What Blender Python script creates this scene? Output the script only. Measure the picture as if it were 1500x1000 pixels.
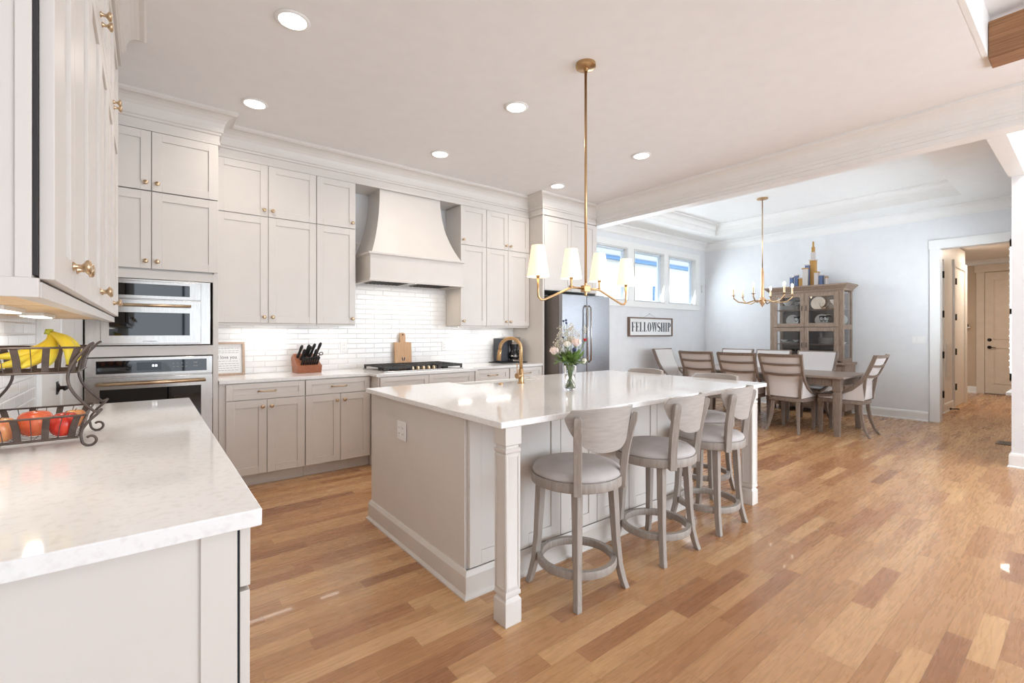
import bpy, bmesh, math, random
from mathutils import Vector, Matrix
random.seed(7)
PI = math.pi
sc = bpy.context.scene
for o in list(bpy.data.objects): bpy.data.objects.remove(o)
C = sc.collection

# ---------------------------------------------------------------- camera
cam_d = bpy.data.cameras.new('camera'); cam = bpy.data.objects.new('camera', cam_d); C.objects.link(cam)
cam.location = (0, 0, 1.30)
cam.rotation_euler = (PI/2, 0, -math.radians(38.24))
cam_d.sensor_width = 36; cam_d.lens = 678.3/1500*36
cam_d.shift_y = -12/1500; cam_d.clip_start = 0.02
sc.camera = cam
# ---------------------------------------------------------------- world, exposure
W = bpy.data.worlds.new('World'); sc.world = W; W.use_nodes = True
bg = W.node_tree.nodes['Background']
bg.inputs[0].default_value = (0.80, 0.90, 1.0, 1); bg.inputs[1].default_value = 2.6
sc.view_settings.view_transform = 'Standard'; sc.view_settings.look = 'None'
sc.view_settings.gamma = 1; sc.view_settings.use_curve_mapping = False
sc.view_settings.exposure = 0.36

def area(name, loc, rot, size, power, col, sy=None, shape='DISK', spread=PI):
    l = bpy.data.lights.new(name, 'AREA'); l.shape = shape if sy is None else 'RECTANGLE'
    l.size = size
    if sy: l.size_y = sy
    l.energy = power; l.color = col; l.spread = spread
    o = bpy.data.objects.new(name, l); C.objects.link(o); o.location = loc; o.rotation_euler = rot
    return o
WARM = (1.0, 0.90, 0.80)
# daylight entering through the tall glazing behind the camera
DAY = (0.76, 0.88, 1.0)
area('daylight', (4.9, -3.72, 1.45), (PI/2, 0, 0), 4.6, 165, DAY, sy=2.1)
area('daylight_side', (7.7, -3.72, 1.45), (PI/2, 0, 0), 2.4, 34, DAY, sy=2.1)
area('dining_shutter_daylight', (7.75, .535, 1.55), (PI/2, 0, 0), 1.3, 64, DAY, sy=1.4)
area('dining_high_daylight', (7.1, 4.97, 2.32), (-PI/2+.35, 0, 0), 3.0, 40, DAY, sy=.8)
area('hall_fill', (12.0, .9, 2.86), (0, 0, 0), .4, 26, (1, .86, .70))  # added warm fill that brightens the hall, no visible fixture

for x_, y_ in ((1.6, -1.4), (3.6, -1.4), (5.9, -1.0), (5.9, .0)):      # unseen fill lights added over the living room to lift the lower cabinets
    area('living_fill', (x_, y_, 3.29), (0, 0, 0), .16, 7, (1.0, .93, .86))
# ---------------------------------------------------------------- materials
def lin(c): return tuple(((x/12.92) if x <= .04045 else ((x+.055)/1.055)**2.4) for x in c)
def srgb(r, g, b): return (*lin((r/255, g/255, b/255)), 1)
MATS = {}
def mat(name, col, rough=.5, metal=0., spec=.5, emit=None, es=0, trans=0, ior=1.45, coat=0, alpha=1):
    m = bpy.data.materials.new(name); m.use_nodes = True; b = m.node_tree.nodes['Principled BSDF']
    b.inputs['Base Color'].default_value = col; b.inputs['Roughness'].default_value = rough
    b.inputs['Metallic'].default_value = metal; b.inputs['Specular IOR Level'].default_value = spec
    b.inputs['IOR'].default_value = ior; b.inputs['Transmission Weight'].default_value = trans
    b.inputs['Coat Weight'].default_value = coat
    if emit: b.inputs['Emission Color'].default_value = emit; b.inputs['Emission Strength'].default_value = es
    if alpha < 1: b.inputs['Alpha'].default_value = alpha
    MATS[name] = m
    return m
def nodes(m): return m.node_tree.nodes, m.node_tree.links, m.node_tree.nodes['Principled BSDF']
def mottled(name, c1, c2, scale=(3, 3, 3), nscale=4, detail=5, rough=.5, metal=0, bump=0, contrast=(.3, .7), **k):
    m = mat(name, c1, rough, metal, **k); N, L, B = nodes(m)
    t = N.new('ShaderNodeTexCoord'); mp = N.new('ShaderNodeMapping'); mp.inputs['Scale'].default_value = scale
    n = N.new('ShaderNodeTexNoise'); n.inputs['Scale'].default_value = nscale; n.inputs['Detail'].default_value = detail
    r = N.new('ShaderNodeValToRGB'); r.color_ramp.elements[0].position = contrast[0]; r.color_ramp.elements[1].position = contrast[1]
    r.color_ramp.elements[0].color = c1; r.color_ramp.elements[1].color = c2
    L.new(t.outputs['Object'], mp.inputs[0]); L.new(mp.outputs[0], n.inputs['Vector']); L.new(n.outputs['Fac'], r.inputs[0])
    L.new(r.outputs[0], B.inputs['Base Color'])
    if bump:
        bn = N.new('ShaderNodeBump'); bn.inputs['Strength'].default_value = bump; bn.inputs['Distance'].default_value = .002
        L.new(n.outputs['Fac'], bn.inputs['Height']); L.new(bn.outputs[0], B.inputs['Normal'])
    return m
M_cab = mottled('greige_paint', srgb(218, 211, 204), srgb(221, 214, 207), nscale=2, rough=.38)
M_white = mottled('white_trim_paint', srgb(238, 236, 232), srgb(241, 239, 236), nscale=2, rough=.4)
M_wall = mottled('white_wall_paint', srgb(229, 229, 230), srgb(233, 233, 233), nscale=3, rough=.75, bump=.02)
M_ceil = mottled('ceiling_paint', srgb(238, 236, 235), srgb(241, 239, 238), nscale=3, rough=.85)
M_tan = mottled('tan_wall_paint', srgb(196, 176, 152), srgb(200, 180, 157), nscale=3, rough=.8)
M_quartz = mottled('white_quartz', srgb(232, 229, 226), srgb(242, 240, 238), nscale=16, detail=10, rough=.08, contrast=(.30, .50))
M_brass = mottled('brushed_brass', srgb(184, 150, 108), srgb(200, 166, 124), scale=(2, 2, 30), nscale=6, rough=.28, metal=1)
M_knob = mottled('champagne_metal', srgb(196, 170, 138), srgb(206, 182, 150), nscale=8, rough=.3, metal=1)
M_steel = mottled('stainless_steel', srgb(170, 164, 159), srgb(182, 177, 172), scale=(60, 60, 1.5), nscale=6, rough=.2, metal=1)
M_fridge = mottled('brushed_dark_steel', srgb(150, 150, 153), srgb(160, 160, 164), scale=(1.5, 1.5, 60), nscale=6, rough=.33, metal=1)
M_fside = mat('fridge_side_grey', srgb(120, 113, 108), .5)
M_black = mat('black_plastic', srgb(22, 22, 24), .35)
M_bglass = mat('black_glass', srgb(12, 13, 16), .03, spec=.8)
M_iron = mottled('cast_iron', srgb(48, 47, 48), srgb(72, 70, 70), nscale=20, rough=.6, bump=.1)
M_bronze = mottled('dark_bronze_wire', srgb(78, 68, 64), srgb(98, 86, 80), nscale=12, rough=.4, metal=.6)
M_blackmetal = mat('black_hardware', srgb(38, 35, 34), .4, .5)
M_gap = mat('shadow_gap', srgb(60, 58, 58), .9)
M_glass = mat('clear_glass', (1, 1, 1, 1), 0.0, trans=1, ior=1.45)
M_shade = mat('linen_shade', srgb(246, 238, 224), .8, emit=srgb(255, 226, 180), es=.5)
M_bulb = mat('lamp_glow', (1, 1, 1, 1), .5, emit=(1, .86, .66, 1), es=14)
M_led = mat('led_lens', (1, 1, 1, 1), .5, emit=(1, .94, .86, 1), es=9)
M_underled = mat('under_light_lens', (1, 1, 1, 1), .5, emit=(1, .96, .9, 1), es=3.2)
M_fab = mottled('pale_grey_upholstery', srgb(205, 198, 194), srgb(220, 213, 209), scale=(40, 40, 40), nscale=8, rough=.9, bump=.15)
M_leather = mottled('grey_seat_fabric', srgb(181, 174, 170), srgb(197, 190, 187), scale=(3, 3, 3), nscale=3, rough=.62)
M_gwood = mottled('grey_washed_wood', srgb(150, 139, 130), srgb(170, 160, 151), scale=(45, 45, 4), nscale=2, detail=6, rough=.5, bump=.05)
M_gwood_h = mottled('grey_washed_wood_panel', srgb(166, 157, 150), srgb(181, 173, 166), scale=(5, 5, 40), nscale=2, detail=5, rough=.5, bump=.05)
M_dwood = mottled('weathered_taupe_wood', srgb(116, 100, 88), srgb(138, 122, 110), scale=(40, 40, 5), nscale=2, detail=6, rough=.5, bump=.05)
M_dwoodh = mottled('taupe_table_wood', srgb(126, 110, 99), srgb(150, 134, 122), scale=(60, 5, 5), nscale=3, detail=8, rough=.35, bump=.03)
M_cwood = mottled('weathered_cabinet_wood', srgb(136, 114, 98), srgb(160, 139, 122), scale=(30, 30, 6), nscale=2, detail=8, rough=.55, bump=.05)
M_cback = mat('cabinet_interior', srgb(112, 104, 100), .6)
M_board = mottled('maple_board', srgb(196, 152, 110), srgb(212, 170, 130), scale=(60, 10, 4), nscale=2, detail=6, rough=.5)
M_kblock = mottled('cherry_block', srgb(148, 88, 60), srgb(172, 108, 78), scale=(10, 10, 50), nscale=3, rough=.4)
M_natural = mottled('light_ply', srgb(226, 192, 146), srgb(236, 206, 165), scale=(40, 4, 10), nscale=3, rough=.5)
M_bwood = mottled('stained_beam_wood', srgb(128, 88, 58), srgb(168, 122, 84), scale=(30, 1.5, 40), nscale=2, detail=8, rough=.5, bump=.1)
M_china = mat('white_china', srgb(236, 234, 228), .15)
M_paper = mat('white_paper', srgb(242, 241, 239), .7)
M_ink = mat('dark_ink', srgb(70, 72, 78), .7)
M_brownframe = mottled('walnut_frame', srgb(112, 90, 76), srgb(132, 108, 92), scale=(20, 20, 20), nscale=4, rough=.5)
M_oakframe = mottled('pale_oak_frame', srgb(176, 150, 130), srgb(192, 168, 148), scale=(20, 20, 20), nscale=4, rough=.5)
M_banana = mottled('banana_skin', srgb(240, 205, 60), srgb(226, 214, 80), scale=(1, 1, 1), nscale=14, rough=.4)
M_bstem = mat('banana_stem', srgb(172, 176, 60), .5)
M_btip = mat('banana_tip', srgb(88, 68, 42), .6)
M_apple = mottled('red_apple_skin', srgb(178, 28, 30), srgb(206, 66, 44), scale=(4, 4, 1), nscale=20, rough=.22)
M_apple2 = mottled('orange_red_apple_skin', srgb(206, 70, 48), srgb(228, 128, 84), scale=(2, 2, 1), nscale=14, rough=.22)
M_apple3 = mottled('yellow_blush_apple_skin', srgb(222, 186, 104), srgb(214, 120, 90), scale=(3, 3, 1), nscale=12, rough=.22)
M_leaf = mottled('leaf_green', srgb(74, 106, 48), srgb(132, 158, 80), nscale=30, rough=.5)
M_stem = mat('stem_green', srgb(120, 140, 70), .5)
M_rose = mottled('blush_petals', srgb(238, 208, 196), srgb(246, 232, 222), nscale=40, rough=.6)
M_cream = mottled('cream_petals', srgb(240, 232, 214), srgb(247, 242, 232), nscale=40, rough=.6)
M_red = mat('red_petals', srgb(196, 30, 40), .5)
M_thistle = mat('thistle_blue', srgb(70, 76, 104), .8)
M_filler = mat('tiny_white_blossoms', srgb(214, 206, 188), .8)
M_blue = mat('block_blue', srgb(98, 116, 156), .4)
M_gold = mat('block_gold', srgb(186, 140, 72), .4)
M_pale = mat('block_pale', srgb(205, 195, 190), .4)
M_siding = mat('white_siding', srgb(240, 240, 238), .8)
M_gutter = mat('blue_gutter', srgb(74, 122, 172), .5)
M_roof = mat('grey_roof', srgb(150, 160, 172), .9)
M_vinyl = mat('window_vinyl', srgb(214, 224, 236), .4)
M_grass = mat('ground_outside', srgb(170, 176, 150), .9)

def floor_mat():
    m = mat('oak_floor', srgb(190, 140, 95), .24, coat=.15); N, L, B = nodes(m)
    t = N.new('ShaderNodeTexCoord'); s = N.new('ShaderNodeSeparateXYZ'); L.new(t.outputs['Object'], s.inputs[0])
    def math_(op, a, b=None, c=None):
        n = N.new('ShaderNodeMath'); n.operation = op
        for i, v in enumerate((a, b, c)):
            if v is None: continue
            if isinstance(v, (int, float)): n.inputs[i].default_value = v
            else: L.new(v, n.inputs[i])
        return n.outputs[0]
    w = .083
    yr = math_('DIVIDE', s.outputs['Y'], w); row = math_('FLOOR', yr); fy = math_('FRACT', yr)
    wn = N.new('ShaderNodeTexWhiteNoise'); wn.noise_dimensions = '1D'; L.new(row, wn.inputs['W'])
    off = math_('MULTIPLY', wn.outputs['Value'], 7.3)
    wn2 = N.new('ShaderNodeTexWhiteNoise'); wn2.noise_dimensions = '1D'; L.new(math_('ADD', row, 91.7), wn2.inputs['W'])
    ln = math_('ADD', math_('MULTIPLY', wn2.outputs['Value'], .65), .42)
    xr = math_('DIVIDE', math_('ADD', s.outputs['X'], off), ln); ix = math_('FLOOR', xr); fx = math_('FRACT', xr)
    cb = N.new('ShaderNodeCombineXYZ'); L.new(row, cb.inputs[0]); L.new(ix, cb.inputs[1])
    wc = N.new('ShaderNodeTexWhiteNoise'); wc.noise_dimensions = '2D'; L.new(cb.outputs[0], wc.inputs['Vector'])
    rp = N.new('ShaderNodeValToRGB'); e = rp.color_ramp.elements
    e[0].position = 0; e[0].color = srgb(160, 112, 77); e[1].position = 1; e[1].color = srgb(212, 168, 121)
    for p, c in ((.12, (175, 125, 86)), (.35, (187, 139, 96)), (.6, (194, 147, 103)), (.85, (203, 157, 111))):
        x = e.new(p); x.color = srgb(*c)
    L.new(wc.outputs['Value'], rp.inputs[0])
    # grain, stretched along the board and shifted per board
    gv = N.new('ShaderNodeCombineXYZ')
    L.new(math_('MULTIPLY', math_('ADD', s.outputs['X'], math_('MULTIPLY', wc.outputs['Value'], 31.)), 1.6), gv.inputs[0])
    L.new(math_('MULTIPLY', s.outputs['Y'], 22.), gv.inputs[1]); L.new(math_('MULTIPLY', wc.outputs['Value'], 17.), gv.inputs[2])
    ng = N.new('ShaderNodeTexNoise'); ng.inputs['Scale'].default_value = 2.2; ng.inputs['Detail'].default_value = 7; ng.inputs['Distortion'].default_value = 1.3
    L.new(gv.outputs[0], ng.inputs['Vector'])
    wv = N.new('ShaderNodeTexWave'); wv.wave_type = 'BANDS'; wv.bands_direction = 'Y'; wv.inputs['Scale'].default_value = .55
    wv.inputs['Distortion'].default_value = 14; wv.inputs['Detail'].default_value = 4; wv.inputs['Detail Scale'].default_value = .45
    L.new(gv.outputs[0], wv.inputs['Vector'])
    cv = N.new('ShaderNodeCombineXYZ')
    L.new(math_('MULTIPLY', math_('ADD', s.outputs['X'], math_('MULTIPLY', wc.outputs['Value'], 47.)), 1.1), cv.inputs[0])
    L.new(math_('MULTIPLY', s.outputs['Y'], 9.), cv.inputs[1]); L.new(math_('MULTIPLY', wc.outputs['Value'], 29.), cv.inputs[2])
    nc = N.new('ShaderNodeTexNoise'); nc.inputs['Scale'].default_value = 1.3; nc.inputs['Detail'].default_value = 1.5; L.new(cv.outputs[0], nc.inputs['Vector'])
    ring = math_('MULTIPLY_ADD', math_('SINE', math_('MULTIPLY', nc.outputs['Fac'], 85.)), .5, .5)
    g = math_('ADD', math_('ADD', math_('MULTIPLY', ng.outputs['Fac'], .74), math_('MULTIPLY', wv.outputs['Fac'], .04)), math_('MULTIPLY', math_('POWER', ring, 2.), .13))
    gr = N.new('ShaderNodeMapRange'); gr.inputs[1].default_value = .2; gr.inputs[2].default_value = .75; gr.inputs[3].default_value = .80; gr.inputs[4].default_value = 1.12
    L.new(g, gr.inputs[0])
    ex = math_('MINIMUM', math_('MULTIPLY', math_('MINIMUM', fx, math_('SUBTRACT', 1., fx)), ln), math_('MULTIPLY', math_('MINIMUM', fy, math_('SUBTRACT', 1., fy)), w))
    gap = N.new('ShaderNodeMapRange'); gap.inputs[1].default_value = 0; gap.inputs[2].default_value = .0016; gap.inputs[3].default_value = .62; gap.inputs[4].default_value = 1.
    L.new(ex, gap.inputs[0])
    mul = math_('MULTIPLY', gr.outputs[0], gap.outputs[0])
    mx = N.new('ShaderNodeMix'); mx.data_type = 'RGBA'; mx.blend_type = 'MULTIPLY'; mx.inputs[0].default_value = 1
    L.new(rp.outputs[0], mx.inputs[6]); cc = N.new('ShaderNodeCombineColor')
    for i in range(3): L.new(mul, cc.inputs[i])
    L.new(cc.outputs[0], mx.inputs[7]); L.new(mx.outputs[2], B.inputs['Base Color'])
    rr = N.new('ShaderNodeMapRange'); rr.inputs[3].default_value = .25; rr.inputs[4].default_value = .30; L.new(ng.outputs['Fac'], rr.inputs[0])
    L.new(rr.outputs[0], B.inputs['Roughness'])
    bp = N.new('ShaderNodeBump'); bp.inputs['Strength'].default_value = .08; bp.inputs['Distance'].default_value = .0006
    L.new(gap.outputs[0], bp.inputs['Height']); L.new(bp.outputs[0], B.inputs['Normal'])
    return m
M_floor = floor_mat()
def tile_mat(name, axis):
    m = mat(name, srgb(240, 238, 236), .12); N, L, B = nodes(m)
    t = N.new('ShaderNodeTexCoord'); s = N.new('ShaderNodeSeparateXYZ'); L.new(t.outputs['Object'], s.inputs[0])
    c = N.new('ShaderNodeCombineXYZ'); L.new(s.outputs[axis], c.inputs[0]); L.new(s.outputs['Z'], c.inputs[1])
    b = N.new('ShaderNodeTexBrick'); b.inputs['Scale'].default_value = 1; b.inputs['Brick Width'].default_value = .20
    b.inputs['Row Height'].default_value = .054; b.inputs['Mortar Size'].default_value = .006; b.inputs['Mortar Smooth'].default_value = 1.
    b.inputs['Color1'].default_value = srgb(244, 242, 240); b.inputs['Color2'].default_value = srgb(238, 236, 234)
    b.inputs['Mortar'].default_value = srgb(234, 231, 229)
    L.new(c.outputs[0], b.inputs['Vector']); L.new(b.outputs['Color'], B.inputs['Base Color'])
    bp = N.new('ShaderNodeBump'); bp.invert = True; bp.inputs['Strength'].default_value = .5; bp.inputs['Distance'].default_value = .006
    L.new(b.outputs['Fac'], bp.inputs['Height']); L.new(bp.outputs[0], B.inputs['Normal'])
    return m
M_tileX = tile_mat('bevelled_subway_tile', 'X'); M_tileY = tile_mat('bevelled_subway_tile_side', 'Y')

# ---------------------------------------------------------------- geometry helpers
class MB:
    def __init__(s): s.v = []; s.f = []
    def add(s, vs, fs):
        k = len(s.v); s.v += [tuple(v) for v in vs]; s.f += [tuple(i+k for i in f) for f in fs]; return s
    def box(s, x0, x1, y0, y1, z0, z1):
        x0, x1 = sorted((x0, x1)); y0, y1 = sorted((y0, y1)); z0, z1 = sorted((z0, z1))
        v = [(x0, y0, z0), (x1, y0, z0), (x1, y1, z0), (x0, y1, z0), (x0, y0, z1), (x1, y0, z1), (x1, y1, z1), (x0, y1, z1)]
        return s.add(v, [(0, 3, 2, 1), (4, 5, 6, 7), (0, 1, 5, 4), (1, 2, 6, 5), (2, 3, 7, 6), (3, 0, 4, 7)])
    def fbox(s, T, u0, u1, n0, n1, z0, z1):       # box in a cabinet face's own axes
        a = T(u0, n0, z0); b = T(u1, n1, z1); return s.box(a[0], b[0], a[1], b[1], a[2], b[2])
    def loops(s, rings, closed=True, caps=True):
        k = len(s.v); n = len(rings[0])
        for r in rings: s.v += [tuple(p) for p in r]
        for i in range(len(rings)-1):
            for j in range(n if closed else n-1):
                a = k+i*n+j; b = k+i*n+(j+1) % n; s.f.append((a, b, b+n, a+n))
        if caps and closed:
            s.f.append(tuple(k+j for j in reversed(range(n)))); e = k+(len(rings)-1)*n; s.f.append(tuple(e+j for j in range(n)))
        return s
    def lathe(s, prof, c=(0, 0, 0), n=24, axis='z', caps=True):
        rings = []
        for r, h in prof:
            ring = []
            for j in range(n):
                a = 2*PI*j/n; p, q = max(r, 1e-5)*math.cos(a), max(r, 1e-5)*math.sin(a)
                if axis == 'z': ring.append((c[0]+p, c[1]+q, c[2]+h))
                elif axis == 'x': ring.append((c[0]+h, c[1]+p, c[2]+q))
                elif axis == '-x': ring.append((c[0]-h, c[1]-p, c[2]+q))
                elif axis == '-y': ring.append((c[0]+p, c[1]-h, c[2]+q))
                else: ring.append((c[0]-p, c[1]+h, c[2]+q))
            rings.append(ring)
        return s.loops(rings, True, caps)
    def tube(s, pts, r, n=10, caps=True, flat=None):   # r: number or list; flat=(a,b) gives a rectangular bar a wide, b thick
        P = [Vector(p) for p in pts]; m = len(P); rings = []; up = None
        for i in range(m):
            t = (P[min(i+1, m-1)]-P[max(i-1, 0)]).normalized()
            if up is None:
                up = Vector((0, 0, 1)) if abs(t.z) < .9 else Vector((1, 0, 0))
                up = (up-t*up.dot(t)).normalized()
            else: up = (up-t*up.dot(t)).normalized()
            sd = t.cross(up); rr = r[i] if isinstance(r, (list, tuple)) else r
            if flat:
                k = rr if rr else 1; a, b = flat[0]*k/2, flat[1]*k/2
                rings.append([P[i]+sd*a*x+up*b*y for x, y in ((-1, -1), (1, -1), (1, 1), (-1, 1))])
            else: rings.append([P[i]+(sd*math.cos(2*PI*j/n)+up*math.sin(2*PI*j/n))*rr for j in range(n)])
        return s.loops(rings, True, caps)
    def bar(s, pts, sec):      # bar of section sec=(wx,wy) (list or single), vertical-ish member: section stays level in x,y
        rings = []
        for i, p in enumerate(pts):
            w = sec[i] if isinstance(sec, list) else sec
            rings.append([(p[0]+x*w[0]/2, p[1]+y*w[1]/2, p[2]) for x, y in ((-1, -1), (1, -1), (1, 1), (-1, 1))])
        return s.loops(rings)
    def prism(s, poly, T0, T1):    # poly of 2d points mapped by T0 and T1
        n = len(poly); k = len(s.v); s.v += [tuple(T0(p)) for p in poly]+[tuple(T1(p)) for p in poly]
        s.f.append(tuple(k+i for i in reversed(range(n)))); s.f.append(tuple(k+n+i for i in range(n)))
        for i in range(n): j = (i+1) % n; s.f.append((k+i, k+j, k+n+j, k+n+i))
        return s
    def sphere(s, c, r, n=14, m=9, sq=(1, 1, 1)):
        rings = []
        for i in range(m+1):
            a = -PI/2+PI*i/m; rr = max(math.cos(a), 1e-3)
            rings.append([(c[0]+r*sq[0]*rr*math.cos(2*PI*j/n), c[1]+r*sq[1]*rr*math.sin(2*PI*j/n), c[2]+r*sq[2]*math.sin(a)) for j in range(n)])
        return s.loops(rings)
    def sweep(s, path, prof, side=1, closed_prof=True):   # prof points (out, z); out measured to the right (side=1) of the path
        P = [Vector((p[0], p[1])) for p in path]; m = len(P); rings = []
        nrm = []
        for i in range(m-1):
            d = (P[i+1]-P[i]).normalized(); nrm.append(Vector((d.y, -d.x))*side)
        for i in range(m):
            if i == 0: k = nrm[0]
            elif i == m-1: k = nrm[-1]
            else:
                a, b = nrm[i-1], nrm[i]; k = (a+b)/(1+a.dot(b))
            rings.append([(P[i].x+k.x*o, P[i].y+k.y*o, z) for o, z in prof])
        return s.loops(rings)

def obj(name, mb, m, parent=None, bevel=0, smooth=False, subsurf=0, local=False, seg=2, angle=.6):
    me = bpy.data.meshes.new(name); off = Vector((0, 0, 0))
    vs = mb.v
    if parent is not None and not local:
        p = parent; off = Vector((0, 0, 0))
        while p is not None: off += p.location; p = p.parent
        vs = [(v[0]-off.x, v[1]-off.y, v[2]-off.z) for v in vs]
    me.from_pydata(vs, [], mb.f); me.materials.append(m)
    bm = bmesh.new(); bm.from_mesh(me); bmesh.ops.recalc_face_normals(bm, faces=bm.faces); bm.to_mesh(me); bm.free()
    o = bpy.data.objects.new(name, me); C.objects.link(o)
    if parent is not None: o.parent = parent
    if bevel:
        b = o.modifiers.new('bevel', 'BEVEL'); b.width = bevel; b.segments = seg; b.limit_method = 'ANGLE'; b.angle_limit = angle
    if subsurf:
        q = o.modifiers.new('subsurf', 'SUBSURF'); q.levels = subsurf; q.render_levels = subsurf
    if smooth:
        for p in me.polygons: p.use_smooth = True
    if smooth == 'auto' or bevel:
        for p in me.polygons: p.use_smooth = True
        try: me.set_sharp_from_angle(angle=.7)
        except Exception: pass
    return o
def tag(o, label, cat, group=None):
    o['label'] = label; o['category'] = cat
    if group: o['group'] = group
    return o
def thing(name, label, cat, loc=(0, 0, 0), rotz=0, group=None):
    o = bpy.data.objects.new(name, None); C.objects.link(o); o.location = loc; o.rotation_euler = (0, 0, rotz); o.empty_display_size = .05
    return tag(o, label, cat, group)
def struct(name, mb, m, parent=None, **k):
    o = obj(name, mb, m, parent, **k)
    if parent is None: o['kind'] = 'structure'
    return o
def dup(o, label=None, loc=None, rotz=None, group=None):
    def cp(a, par):
        c = a.copy(); C.objects.link(c); c.parent = par
        for ch in a.children: cp(ch, c)
        return c
    r = cp(o, None)
    if label: r['label'] = label
    if group: r['group'] = group
    if loc is not None: r.location = loc
    if rotz is not None: r.rotation_euler = (0, 0, rotz)
    return r
def text_mb(txt, size, T, depth=.0008, sx=1., align='CENTER'):
    cu = bpy.data.curves.new('t', 'FONT'); cu.body = txt; cu.size = size; cu.align_x = align; cu.align_y = 'CENTER'; cu.resolution_u = 3
    o = bpy.data.objects.new('t', cu); C.objects.link(o)
    dg = bpy.context.evaluated_depsgraph_get(); me = bpy.data.meshes.new_from_object(o.evaluated_get(dg))
    mb = MB(); mb.add([T(v.co.x*sx, depth, v.co.y) for v in me.vertices], [tuple(p.vertices) for p in me.polygons])
    bpy.data.objects.remove(o); bpy.data.curves.remove(cu); bpy.data.meshes.remove(me)
    return mb
def face(f, ox=0, oy=0, oz=0):      # u to the right along the wall, n out of the face, z up
    if f == '-y': return lambda u, n, z: (ox+u, oy-n, oz+z)
    if f == '+x': return lambda u, n, z: (ox+n, oy+u, oz+z)
    if f == '-x': return lambda u, n, z: (ox-n, oy+u, oz+z)
    if f == '+y': return lambda u, n, z: (ox+u, oy+n, oz+z)
def shaker(T, u0, u1, z0, z1, th=.02, rail=.062, rec=.008):
    mb = MB(); r = min(rail, (z1-z0)*.32)
    mb.fbox(T, u0, u0+rail, 0, th, z0, z1).fbox(T, u1-rail, u1, 0, th, z0, z1)
    mb.fbox(T, u0+rail, u1-rail, 0, th, z0, z0+r).fbox(T, u0+rail, u1-rail, 0, th, z1-r, z1)
    mb.fbox(T, u0+rail, u1-rail, 0, th-rec, z0+r, z1-r)
    return mb
AX = {'-y': '-y', '+x': 'x', '-x': '-x'}
def knob(T, f, u, z, parent, n0=.02):
    c = T(u, n0, z)
    mb = MB().lathe([(0, 0), (.010, 0), (.010, .002), (.0055, .006), (.005, .014), (.010, .019), (.0155, .022), (.0165, .026), (.014, .030), (.006, .032), (0, .032)], c, 18, AX[f])
    return obj('knob', mb, M_knob, parent, smooth=True)
def pull(T, f, u, z, parent, L=.13, n0=.02):
    mb = MB(); r = .005
    mb.tube([T(u-L/2, n0, z), T(u-L/2, n0+.02, z), T(u-L/2+.02, n0+.028, z), T(u+L/2-.02, n0+.028, z), T(u+L/2, n0+.02, z), T(u+L/2, n0, z)], r, 10)
    for q in (-1, 1): mb.lathe([(0, 0), (.009, 0), (.009, .003), (0, .003)], T(u+q*L/2, n0, z), 14, AX[f])
    return obj('pull', mb, M_knob, parent, smooth=True)
G = .0022
def door(T, f, u0, u1, z0, z1, parent, kn=None, name='door', **k):
    o = obj(name, shaker(T, u0+G, u1-G, z0+G, z1-G, **k), M_cab, parent, bevel=.0014)
    if kn:
        side, vert = kn
        u = u1-.035 if side == 'r' else u0+.035
        z = z0+.055 if vert == 'b' else z1-.06
        knob(T, f, u, z, o)
    return o

CEIL = 3.08; WY = 5.04; LX = -.46; DX = 9.05; DC = 3.12
# ---------------------------------------------------------------- the setting
struct('floor', MB().box(LX, 14.6, -3.6, WY, -.05, 0), M_floor)
struct('ground_outside', MB().box(-6, 20, WY+.2, 16, -.6, -.5), M_grass)
# kitchen ceiling with the living-room coffer cut out of it
cm = MB()
cm.box(LX, 5.0, .45, WY, CEIL, CEIL+.06).box(4.35, 5.0, -3.6, .45, CEIL, CEIL+.06)
struct('ceiling', cm, M_ceil)
struct('ceiling', MB().box(LX, 4.4, -3.6, .45, 3.36, 3.42), M_ceil)
struct('trim_1', MB().box(LX, 4.4, .444, .47, CEIL-.001, 3.36), M_white)
struct('ceiling', MB().box(5.16, DX+.2, -3.6, .44, 3.30, 3.36), M_ceil)
bt = tag(obj('ceiling_beam', MB().box(4.24, 4.42, -3.6, .442, 3.06, 3.30), M_bwood, bevel=.004), 'brown stained wood ceiling beam at the top right corner', 'beam')
# walls
struct('wall_back', MB().box(LX-.12, 5.2, WY, WY+.14, 0, CEIL), M_wall)
struct('wall_left', MB().box(LX-.12, LX, -3.6, WY, 0, 3.42), M_wall)
struct('wall_living', MB().box(DX+.0, DX+.14, -3.6, .2, 0, 3.36), M_wall)
# window wall with three openings
wb = MB(); Z0, Z1 = 1.87, 2.76; WN = [(5.60, 6.495), (6.678, 7.566), (7.725, 8.647)]
wb.box(5.2, DX+.14, WY, WY+.14, 0, Z0).box(5.2, DX+.14, WY, WY+.14, Z1, DC+.3)
xs = [5.2]+[v for w in WN for v in w]+[DX+.14]
for i in range(0, len(xs), 2): wb.box(xs[i], xs[i+1], WY, WY+.14, Z0, Z1)
struct('wall_window', wb, M_wall)
struct('wall_tile', MB().box(.455, 4.0, WY-.010, WY-.001, .914, 1.40).box(1.665, 2.916, WY-.010, WY-.001, 1.40, 2.3), M_tileX)
struct('wall_tile_left', MB().box(LX+.001, LX+.009, 1.02, 3.39, .914, 1.40), M_tileY)
# dining end wall with cased opening to the hall
OY0, OY1, OZ = .62, 1.447, 2.54
struct('wall_right', MB().box(DX, DX+.14, OY1, WY+.14, 0, DC+.3).box(DX, DX+.14, OY0, OY1, OZ, DC+.3).box(DX, DX+.14, .2, OY0, 0, DC+.3), M_wall)
struct('wall_front', MB().box(6.6, DX, .22, .53, 0, DC), M_wall)
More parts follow.
